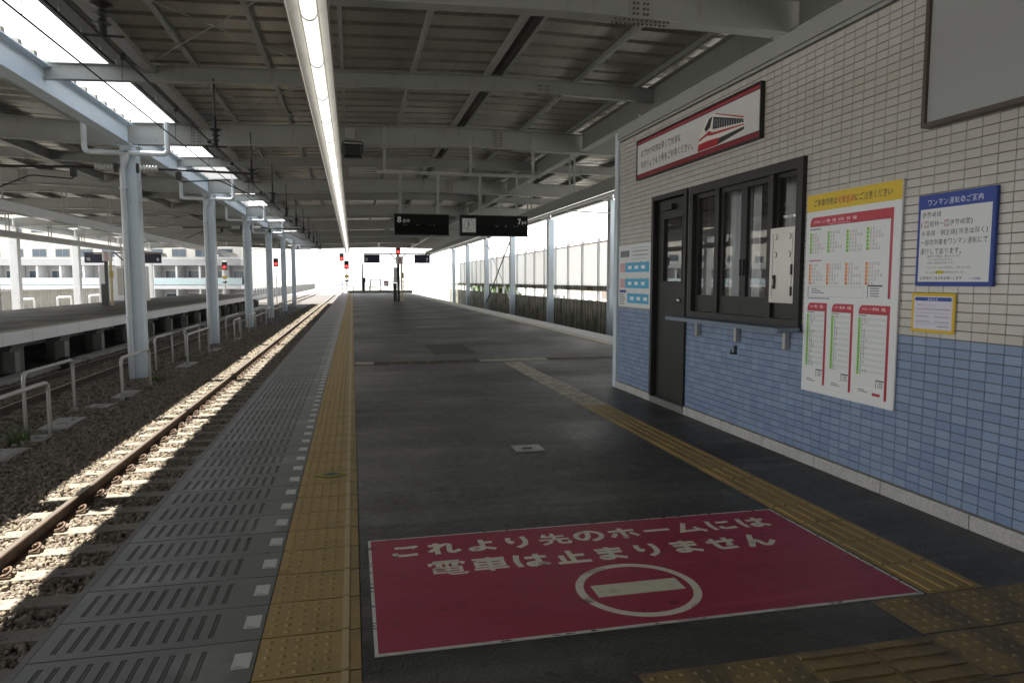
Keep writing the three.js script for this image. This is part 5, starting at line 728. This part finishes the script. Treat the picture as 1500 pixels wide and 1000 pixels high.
{ // tiled stair house behind the camera
  const t = thing('stair_house', 'concrete stair house closing the platform behind the red floor sign', 'building', null); part(t, 'front_wall', metres(merge([bx(0.9, 1.1, 0, 3.2, -12, -3.4), bx(1.101, 5.3, 2.3, 3.2, -3.6, -3.4), bx(3.2, 5.3, 0, 2.299, -3.6, -3.4)])), M.greyConcrete); part(t, 'side_wall', metres(bx(5.3, 5.5, 0, 3.2, -12, -3.4)), M.greyConcrete); part(t, 'roof', metres(bx(0.8, 5.6, 3.201, 3.35, -12, -3.3)), M.greyConcrete); part(t, 'rear_wall', metres(bx(1.101, 5.299, 0, 3.2, -12, -11.8)), M.greyConcrete);
}
// ------------------------------------------------------------------ red floor sign
{
  const X0 = 0.055, X1 = 2.432, D0 = 2.515, D1 = 3.69, W = 2048, H = 1012, [k, c] = canvas(W, H, '#c9c9c0'), px = (x) => (x - X0) / (X1 - X0) * W, py = (d) => (D1 - d) / (D1 - D0) * H;
  c.fillStyle = '#9a2543'; c.fillRect(12, 10, W - 26, H - 22);
  for (let i = 0; i < 70; i++) { c.globalAlpha = rr(0.04, 0.13); c.fillStyle = ['#7c2038', '#b0405c', '#8a1230', '#a8607a'][i % 4]; c.beginPath(); const x = rr(20, W - 20), y = rr(20, H - 20), r = rr(30, 190); for (let q = 0; q < 14; q++) { const a = q / 14 * 6.283, d = r * rr(0.55, 1.15); c.lineTo(Math.min(W - 16, Math.max(14, x + Math.cos(a) * d * 1.7)), Math.min(H - 14, Math.max(12, y + Math.sin(a) * d * 0.7))); } c.fill(); } c.globalAlpha = 1;
  const cream = '#d8d5c2'; jp(c, 'これより先のホームには', px(0.145), py(3.592), 160, 150, 169, 25, cream); jp(c, '電車は止まりません', px(0.325), py(3.345), 166, 156, 178, 26, cream);
  c.strokeStyle = cream; c.lineWidth = 32; c.beginPath(); c.ellipse(px(1.223), py(2.842), 0.262 / (X1 - X0) * W, 0.252 / (D1 - D0) * H, 0, 0, 6.2832); c.stroke(); c.fillStyle = '#cfceb6'; c.fillRect(px(1.02), py(2.908), px(1.432) - px(1.02), py(2.79) - py(2.908));
  wear(c, W, H, 90, '#300b14', 5, 22, 0.2); wear(c, W, H, 500, '#43131f', 1, 5, 0.4); wear(c, W, H, 8, '#25080f', 12, 24, 0.5); wear(c, W, H, 420, '#c98a92', 1, 4, 0.4); wear(c, W, H, 60, '#5d2233', 8, 40, 0.28); for (let i = 0; i < 130; i++) { c.globalAlpha = rr(0.12, 0.4); c.strokeStyle = rnd() < 0.6 ? '#3a0f1b' : '#c58c98'; c.lineWidth = rr(1, 3); const x = rnd() * W, y = rnd() * H, a = rr(-0.5, 0.5); c.beginPath(); c.moveTo(x, y); c.lineTo(x + Math.cos(a) * rr(20, 150), y + Math.sin(a) * rr(10, 60)); c.stroke(); } c.globalAlpha = 0.8; c.fillStyle = '#2b2a29'; for (let i = 0; i < 46; i++) { const e = i % 4, x = e < 2 ? rnd() * W : e === 2 ? 4 : W - 4, y = e === 0 ? 3 : e === 1 ? H - 3 : rnd() * H; c.beginPath(); c.ellipse(x, y, rr(3, 16), rr(2, 8), 0, 0, 6.3); c.fill(); } c.globalAlpha = 1;
  for (let i = 0; i < 26; i++) { c.globalAlpha = rr(0.03, 0.09); c.strokeStyle = rnd() < 0.5 ? '#6d2434' : '#d79aa4'; c.lineWidth = rr(6, 40); c.beginPath(); const y = rnd() * H, x = rnd() * W; c.moveTo(x, y); c.bezierCurveTo(x + 200, y + rr(-60, 60), x + 400, y + rr(-90, 90), x + rr(300, 900), y + rr(-120, 120)); c.stroke(); } c.globalAlpha = 1;
  const t = thing('floor_sign', 'large red floor sign with cream lettering and a ringed bar', 'floor sign', V((X0 + X1) / 2, 0.001, (D0 + D1) / 2));
  part(t, 'sheet', lbox(X1 - X0, 0.003, D1 - D0, 0, 0.0015, 0), M.whiteMark); const f = new THREE.PlaneGeometry(X1 - X0, D1 - D0); f.rotateX(-Math.PI / 2); f.translate(0, 0.0042, 0);
  part(t, 'printed_face', f, printed(k, { roughness: 0.5, bumpMap: M.asphalt.bumpMap, bumpScale: 0.0008 }));
}
// ------------------------------------------------------------------ barrier on the right: stained wall, rail beam and pale screens
{
  const t = thing('barrier_wall', 'dark stained concrete barrier wall behind the right hand track', 'wall', null);
  for (let d = -10.2, i = 0; d < 92; d += 1.9, i++) part(t, 'wall_panel', metres(bx(12.5 + (i % 2) * 0.006, 12.64, -1.4, 0.3, d, d + 1.875)), M.stainedWall);
  part(t, 'wall_core', bx(12.55, 12.62, -1.4, 0.27, -10.2, 92.6), M.greyConcrete);
  const s = thing('screen_fence', 'tall pale screen fence on a stained beam above the barrier wall', 'fence', null), D1 = 92, pan = M.screen;
  part(s, 'bottom_beam', metres(bx(12.5, 12.72, 0.84, 1.1, -10.2, D1)), M.stainedWall); part(s, 'top_rail', bx(12.6, 12.66, 3.36, 3.41, -10.2, D1), std({ color: lin(0.25, 0.06, 0.05), roughness: 0.6 }));
  for (let d = -10.2; d < D1; d += 2.66) { part(s, 'screen_panel', metres(bx(12.62, 12.64, 1.101, 3.359, d + 0.08, d + 2.58)), pan); part(s, 'fence_post', metres(bx(12.52, 12.68, 0.31, 3.6, d - 0.06, d + 0.06)), M.whiteSteel); }
  const br = thing('wall_brace', 'crossed steel brace rods between two columns before the wall', 'brace', null); const a = G0 + 3 * BAY, b = G0 + 4 * BAY; part(br, 'rod', rod(V(11.95, 4.6, a + 0.2), V(11.95, -0.6, b - 0.2), 0.05, 6), M.darkIron); part(br, 'rod', rod(V(12.08, -0.6, a + 0.2), V(12.08, 4.6, b - 0.2), 0.05, 6), M.whiteSteel);
  for (let i = 1; i <= 5; i++) { const l = thing('catenary_bracket', 'thin steel arm reaching from a barrier column over the right hand track', 'wire bracket', V(11.8, 4.5, G0 + i * BAY - 0.25), 'wire arms on the barrier columns'); part(l, 'arm', rod(new THREE.Vector3(0, 0, 0), new THREE.Vector3(-3.4, 0.12, 0), 0.03, 6), M.galv); part(l, 'arm_end', new THREE.SphereGeometry(0.1, 10, 6).scale(1.8, 0.7, 0.8).translate(-3.4, 0.12, 0), M.galv); part(l, 'upright', rod(new THREE.Vector3(0, -3.5, 0), new THREE.Vector3(0, 0.3, 0), 0.05, 6), M.galv); }
}
// houses seen through the gap above the wall
function house(label, x, D, w, dep, h, col, roofCol, rot = 0) {
  const t = thing('house', label, 'house', V(x, -6, D), undefined, rot); part(t, 'wall', metres(lbox(w, h, dep, 0, h / 2, 0)), std({ color: lin(...col), roughness: 0.9 }));
  const r = new THREE.Shape([[-dep / 2 - 0.5, 0], [dep / 2 + 0.5, 0], [0, 1.9]].map((p) => new THREE.Vector2(...p))), g = new THREE.ExtrudeGeometry(r, { depth: w + 1, bevelEnabled: false }); g.rotateY(Math.PI / 2); g.translate(-w / 2 - 0.5, h, 0); part(t, 'roof', g, std({ color: lin(...roofCol), roughness: 0.8 }));
  const pane = std({ color: lin(0.06, 0.08, 0.1), roughness: 0.15 });
  for (let y = 1.6; y < h - 1; y += 2.8) for (let d = -dep / 2 + 1.4; d < dep / 2 - 1; d += 2.6) { const f = part(t, 'window', lbox(0.08, 1.25, 1.5, -w / 2 - 0.03, y + 0.4, d), M.whiteSteel); part(f, 'pane', lbox(0.03, 1.05, 0.62, -w / 2 - 0.08, y + 0.4, d - 0.34), pane); part(f, 'pane', lbox(0.03, 1.05, 0.62, -w / 2 - 0.08, y + 0.4, d + 0.34), pane); }
}
house('pinkish house with grey roof seen past the nearest barrier column', 26, 52, 9, 14, 7.6, [0.62, 0.5, 0.45], [0.2, 0.2, 0.22]);
house('cream house seen over the wall beyond the crossed braces', 30, 74, 9, 12, 8, [0.66, 0.6, 0.48], [0.16, 0.12, 0.12]);
house('pale house with brown roof far behind the barrier', 34, 100, 10, 13, 8.4, [0.6, 0.58, 0.54], [0.2, 0.13, 0.1]);

// trees: trunk, limbs and leaf clumps
const leafGeo = (() => { const g = []; for (let i = 0; i < 7; i++) { const p = new THREE.PlaneGeometry(0.34, 0.24); p.rotateX(rr(-1.4, 1.4)); p.rotateY(rr(0, 6.3)); p.rotateZ(rr(-0.8, 0.8)); p.translate(rr(-0.3, 0.3), rr(-0.25, 0.25), rr(-0.3, 0.3)); g.push(p); } return merge(g); })();
function tree(label, x, D, base, h, r, n) {
  const t = thing('tree', label, 'tree', V(x, base, D)); const limbs = [new THREE.CylinderGeometry(0.1, 0.24, h * 0.6, 8).translate(0, h * 0.3, 0)];
  for (let i = 0; i < 6; i++) { const a = i * 1.05; limbs.push(rod(new THREE.Vector3(0, h * 0.4, 0), new THREE.Vector3(Math.cos(a) * r * 0.7, h * rr(0.6, 0.85), Math.sin(a) * r * 0.7), 0.06, 5)); }
  part(t, 'trunk', merge(limbs), std({ color: lin(0.08, 0.06, 0.045), roughness: 0.95 }));
  const g = [], q = new THREE.Matrix4(); for (let i = 0; i < n; i++) { const u = rnd() * 6.28, v = Math.acos(rr(-1, 1)), d = Math.cbrt(rnd()), bump = 0.75 + 0.35 * Math.sin(u * 3 + v * 4); q.makeRotationY(rnd() * 6.3); const s = rr(0.8, 1.6); const k = leafGeo.clone().scale(s, s, s).applyMatrix4(q); k.translate(Math.sin(v) * Math.cos(u) * r * d * bump, h * 0.72 + Math.cos(v) * r * 0.8 * d * bump, Math.sin(v) * Math.sin(u) * r * d * bump); g.push(k); }
  part(t, 'crown', merge(g), M.leaf);
}
tree('green tree rising over the barrier wall past the columns', 15.5, 74, -6, 7.6, 2.2, 420); tree('bushy green tree behind the barrier near the platform end', 16.5, 84, -6, 7.8, 2.4, 420);

// ------------------------------------------------------------------ end of the near platform
{
  const e = thing('end_kerb', 'low grey concrete kerb closing the far end of the platform', 'kerb', V(3.1, 0, PEND + 0.2)); part(e, 'kerb_block', metres(cbox(7.2, 0.3, 0.35, 0.02)), M.greyConcrete, new THREE.Vector3(0, 0.12, 0));
  const fence = (x, D, w, h, label) => { const t = thing('end_fence', label, 'fence', V(x, 0.02, D)); for (const s of [-1, 1]) part(t, 'post', lbox(0.09, h, 0.09, s * w / 2, h / 2, 0), M.darkIron); part(t, 'rail', lbox(w, 0.06, 0.06, 0, h - 0.03, 0), M.galv); part(t, 'rail', lbox(w, 0.05, 0.05, 0, h * 0.45, 0), M.galv); part(t, 'rail', lbox(w, 0.05, 0.05, 0, 0.2, 0), M.galv); for (let i = 1; i < 6; i++) part(t, 'picket', lbox(0.025, h - 0.2, 0.025, -w / 2 + w * i / 6, h / 2, 0), M.galv); };
  fence(2.6, PEND + 0.8, 1.15, 1.5, 'square gate shaped fence panel on the platform end'); fence(1.0, PEND + 1.1, 1.8, 0.7, 'low fence panel left of the gate on the platform end'); fence(4.9, PEND + 1.1, 1.8, 1.3, 'fence panel right of the sign posts on the platform end');
  const p = thing('control_post', 'thin dark pole with a control box on the platform end', 'pole', V(1.15, 0, PEND + 0.4)); part(p, 'pole', new THREE.CylinderGeometry(0.07, 0.09, 3.3, 8).translate(0, 1.65, 0), M.darkIron); part(p, 'box', cbox(0.36, 0.5, 0.3, 0.03), M.darkIron, new THREE.Vector3(0.14, 1.45, 0)); part(p, 'pedestal', lbox(0.24, 1.2, 0.24, 0.12, 0.6, 0), M.darkIron);
  const r = thing('red_notice', 'small red topped notice plate on a stake at the platform end', 'sign', V(3.75, 0, PEND + 0.9)); part(r, 'stake', lbox(0.05, 1.2, 0.04, 0, 0.6, 0), M.galv); part(r, 'plate', lbox(0.42, 0.42, 0.02, 0, 0.95, 0.03), M.whiteSteel); part(r, 'red_top', lbox(0.48, 0.18, 0.025, 0, 1.26, 0.03), std({ color: lin(0.5, 0.06, 0.06), roughness: 0.5 }));
}
// T-shaped number sign gantries
function gantry(label, x, D, y, nums, w, sideMat) {
  const t = thing('number_gantry', label, 'platform sign', V(x, 0, D)); part(t, 'bar', lbox(w, 0.07, 0.12, 0, y + 0.62, 0), std({ color: lin(0.06, 0.02, 0.025), roughness: 0.5 }));
  part(t, 'post', lbox(0.15, y + 0.6, 0.15, 0.05, (y + 0.6) / 2, 0), M.blackPlastic); for (const s of [-1, 1]) part(t, 'strut', bar(new THREE.Vector3(0.05, y + 0.1, 0), new THREE.Vector3(0.05 + s * 0.5, y + 0.6, 0), 0.07, 0.07), M.blackPlastic);
  nums.forEach((n, i) => { const [k, c] = canvas(256, 140, '#141c38'); c.fillStyle = '#e8e8e8'; c.font = 'bold 76px sans-serif'; c.fillText(n, i ? 190 : 18, 112, 60); const b = part(t, 'number_panel', cbox(1.04, 0.56, 0.14, 0.01), M.navy, new THREE.Vector3((i ? 1 : -1) * (w / 2 - 0.56), y + 0.29, 0)); part(b, 'printed_face', new THREE.PlaneGeometry(1.0, 0.52), printed(k), new THREE.Vector3(0, 0, 0.072)); });
}
const stripes = (() => { const [k, c] = canvas(128, 160, '#e4e0e0'); c.strokeStyle = '#9c2028'; c.lineWidth = 16; for (let i = -3; i < 7; i++) { c.beginPath(); c.moveTo(20, 40 + i * 40); c.lineTo(108, -10 + i * 40); c.stroke(); } return printed(k); })();
function mirrorPost(label, x, D) {
  const t = thing('mirror_post', label, 'post', V(x, 0, D)); part(t, 'black_post', lbox(0.16, 2.55, 0.16, 0, 1.275, 0), M.blackPlastic); part(t, 'yellow_post', lbox(0.1, 2.5, 0.12, 0.22, 1.25, 0), std({ color: lin(0.5, 0.4, 0.18), roughness: 0.6 })); part(t, 'white_board', lbox(0.24, 1.0, 0.06, -0.2, 1.75, 0), M.whiteSteel); part(t, 'black_skirt', lbox(0.22, 1.2, 0.1, -0.22, 0.6, -0.1), M.blackPlastic);
  const h = part(t, 'striped_hood', cbox(0.46, 0.5, 0.3, 0.03), M.whiteSteel, new THREE.Vector3(0.08, 2.72, 0.02)); part(h, 'printed_face', new THREE.PlaneGeometry(0.3, 0.46), stripes, new THREE.Vector3(0, 0, 0.152)); part(t, 'notice_tag', lbox(0.2, 0.38, 0.03, 0.26, 1.72, 0.08), std({ color: lin(0.45, 0.33, 0.1), roughness: 0.6 }));
}
gantry('dark gantry with blue number panels 8 and 7 on the near platform', 2.97, 47.9, 2.54, ['8', '7'], 4.45); mirrorPost('black and yellow post with striped hood on the near platform', 3.0, 47.4);
gantry('dark gantry with blue number panels 10 and 9 on the opposite platform', -13.75, 47.9, 2.45, ['10', '9'], 4.4); mirrorPost('black and yellow post with striped hood on the opposite platform', -13.35, 43.4);
{ const t = thing('white_booth', 'white booth with convex mirrors on the opposite platform', 'booth', V(-15.2, 0, 53)); part(t, 'cabin', metres(cbox(2.6, 2.35, 2.0, 0.05)), M.whiteSteel, new THREE.Vector3(0, 1.18, 0)); part(t, 'mirror_panel', lbox(0.9, 1.8, 0.04, 0.3, 1.3, 1.03), M.reflector); part(t, 'notice', lbox(0.3, 0.6, 0.03, 1.0, 1.3, 1.02), M.steel); }
// signals
const redLamp = std({ color: lin(0.3, 0.02, 0.02), emissive: new THREE.Color(1, 0.12, 0.1), emissiveIntensity: 0.35, roughness: 0.3 });
function signal(label, x, D, y, post) {
  const t = thing('rail_signal', label, 'signal', V(x, y, D)); part(t, 'hood_plate', cbox(0.56, 1.0, 0.12, 0.05), M.blackPlastic); part(t, 'red_ring', new THREE.TorusGeometry(0.2, 0.06, 6, 18), std({ color: lin(0.3, 0.03, 0.04), roughness: 0.5 }), new THREE.Vector3(0, -0.18, 0.1)); part(t, 'lamp_lens', new THREE.SphereGeometry(0.13, 14, 8), redLamp, new THREE.Vector3(0, -0.18, 0.1)); part(t, 'visor', new THREE.CylinderGeometry(0.24, 0.24, 0.3, 14, 1, true, Math.PI / 2, Math.PI).rotateX(Math.PI / 2), M.blackPlastic, new THREE.Vector3(0, -0.16, 0.2));
  part(t, 'mast', new THREE.CylinderGeometry(0.06, 0.06, y + 1.4, 8).translate(0, -(y + 1.4) / 2, -0.1), M.galv); if (post) { part(t, 'yellow_plate', lbox(0.5, 0.34, 0.03, 0, -1.35, 0), std({ color: lin(0.6, 0.5, 0.1), roughness: 0.6 })); part(t, 'round_box', new THREE.SphereGeometry(0.24, 12, 8, 0, 6.3, 0, 1.7).translate(0, -1.95, 0), M.blackPlastic); }
  const l = new THREE.PointLight(new THREE.Color(1, 0.12, 0.1), 0.15); l.name = 'signal_light'; l.position.set(0, -0.18, 0.28); t.add(l);
}
signal('red signal with yellow plate below the end of the light trough', -0.62, 86, 3.25, true); signal('red signal half hidden behind the end of the light trough', -1.25, 92, 4.35, false); signal('red signal between two blue columns far down the track', -8.6, 86, 3.5, false); signal('red signal above the end of the opposite platform', -14.2, 86, 3.1, true); signal('red signal above the striped post on the near platform', 5.45, 86, 5.0, false);

// ------------------------------------------------------------------ left background: parapet wall, loops, apartment block
{
  const w = thing('parapet_wall', 'weathered concrete parapet wall behind the opposite platform', 'wall', null); for (let d = 34, i = 0; d < 110; d += 4, i++) part(w, 'wall_panel', metres(bx(-25.2 - (i % 2) * 0.008, -25.5, -1.42, 0.55, d, d + 3.96)), M.concrete); part(w, 'coping', metres(bx(-25.1, -25.6, 0.551, 0.66, 34, 110)), M.concrete);
  for (const d of [50, 57, 64, 71, 78, 85]) { const t = thing('pipe_loop', 'white pipe loop rail standing before the parapet wall', 'guard rail', V(-22.9, -1.4, d), 'white pipe loops by the parapet wall'); part(t, 'loop', pipe([new THREE.Vector3(0, 0, 1.4), new THREE.Vector3(0, 1.45, 1.4), new THREE.Vector3(0, 1.45, -1.4), new THREE.Vector3(0, 0, -1.4)], 0.08, 0.25, 8), M.whiteSteel); }
  // apartment block: its long front faces the station
  const yaw = -12.77 * Math.PI / 180, zc = 84, cx = -57, t = thing('apartment_block', 'grey apartment block with white balcony bands beyond the opposite platform', 'building', new THREE.Vector3(Math.cos(yaw) * cx + Math.sin(-yaw) * zc, 0, -Math.cos(yaw) * zc + Math.sin(-yaw) * cx), undefined, yaw);
  const W = 50, grey = std({ map: paintMap(0.45, 0.45, 0.46, 23, 0.05), roughness: 0.9 }), cyan = std({ color: lin(0.55, 0.68, 0.72), roughness: 0.3 }), pane = std({ color: lin(0.08, 0.11, 0.14), roughness: 0.12 }), cream = std({ map: paintMap(0.66, 0.63, 0.56, 29, 0.1), roughness: 0.9 });
  const y0 = -2.15, FH = 2.75; part(t, 'rear_wall', metres(lbox(W, 22, 1, 0, 4, -2.0)), grey); part(t, 'upper_wall', metres(lbox(W, 9, 0.5, 0, y0 + 2 * FH + 5.25, 0.1)), cream); part(t, 'band_cap', lbox(W, 0.12, 2.4, 0, y0 + 2 * FH + 0.64, -0.5), M.whiteSteel); part(t, 'parapet_band', metres(lbox(W, 0.74, 2.3, 0, y0 + 2 * FH + 0.2, -0.5)), grey);
  for (let f = 0; f < 2; f++) {
    const y = y0 + f * FH; part(t, 'balcony_slab', metres(lbox(W, 0.42, 2.2, 0, y, -0.5)), M.whiteSteel); part(t, 'balustrade', lbox(W, 0.75, 0.06, 0, y + 0.66, 0.45), cyan); part(t, 'handrail', lbox(W, 0.08, 0.1, 0, y + 1.06, 0.45), M.whiteSteel);
    for (let x = -W / 2 + 1; x < W / 2; x += 2.75) { part(t, 'divider', metres(lbox(0.22, FH - 0.45, 1.8, x, y + FH / 2, -0.5)), M.whiteSteel); const wn = part(t, 'window', lbox(1.5, 1.8, 0.08, x + 1.3, y + 1.15, -1.46), M.whiteSteel); part(wn, 'pane', lbox(0.66, 1.6, 0.05, x + 0.95, y + 1.15, -1.41), pane); part(wn, 'pane', lbox(0.66, 1.6, 0.05, x + 1.65, y + 1.15, -1.41), pane); }
  }
  for (let x = -W / 2 + 1.4; x < W / 2 - 1; x += 2.75) for (const y of [y0 + 2 * FH + 1.3, y0 + 2 * FH + 4.1]) { const wn = part(t, 'window', lbox(1.7, 0.95, 0.06, x, y, 0.38), M.steel); part(wn, 'pane', lbox(0.74, 0.8, 0.04, x - 0.41, y, 0.42), pane); part(wn, 'pane', lbox(0.74, 0.8, 0.04, x + 0.41, y, 0.42), pane); }
}
// lattice masts and far buildings beyond the platform end
function mast(x, D, h, label) {
  const t = thing('lattice_mast', label, 'mast', V(x, -1.4, D), 'lattice masts along the line'), g = [], w = 0.32; for (const a of [-1, 1]) for (const b of [-1, 1]) g.push(lbox(0.07, h, 0.07, a * w, h / 2, b * w)); part(t, 'legs', merge(g), M.whiteSteel).name = 'frame'; const q = []; for (let y = 0; y < h - 0.6; y += 0.8) for (const b of [-1, 1]) { q.push(bar(new THREE.Vector3(-w, y, b * w), new THREE.Vector3(w, y + 0.8, b * w), 0.04, 0.04), bar(new THREE.Vector3(w, y, b * w), new THREE.Vector3(-w, y + 0.8, b * w), 0.04, 0.04)); } part(t, 'lattice', merge(q), M.whiteSteel); part(t, 'cross_arm', rod(new THREE.Vector3(0, h * 0.8, 0), new THREE.Vector3(3, h * 0.78, 0), 0.05, 6), M.galv);
}
mast(-22, 84, 9, 'white lattice mast beside the opposite platform end'); mast(9.6, 100, 8, 'white lattice mast right of the platform end'); mast(-16, 112, 9, 'white lattice mast between the far tracks'); mast(-6, 140, 9, 'white lattice mast far down the line');
const farPane = std({ color: lin(0.06, 0.08, 0.1), roughness: 0.15 });
function block(label, x, D, w, dep, h, col) {
  const t = thing('far_building', label, 'building', V(x, -8, D)); part(t, 'wall', metres(lbox(w, h, dep, 0, h / 2, 0)), std({ color: lin(...col), roughness: 0.9 })); part(t, 'roof_edge', lbox(w + 0.5, 0.6, dep + 0.5, 0, h + 0.31, 0), M.whiteSteel);
  for (let y = 9.5; y < h - 2; y += 3.2) for (let i = -w / 2 + 2; i < w / 2 - 1; i += 3.2) part(t, 'window', lbox(1.7, 1.4, 0.1, i, y, dep / 2 + 0.06), farPane);
}
block('pale square building far left of the running line', -32, 190, 22, 16, 17, [0.66, 0.64, 0.6]); block('white low building far beyond the platform end', -2, 420, 60, 16, 11, [0.7, 0.7, 0.7]);
{ const t = thing('line_fence', 'grey slatted fence along the far left of the running line', 'fence', null); for (let d = 96; d < 260; d += 3) { part(t, 'fence_post', bx(-13.1, -12.9, -1.4, 0.3, d, d + 0.2), M.greyConcrete); part(t, 'fence_panel', metres(bx(-13.04, -12.98, -1.3, 0.1, d + 0.21, d + 2.9)), M.greyConcrete); } }
renderer.render(scene, camera);
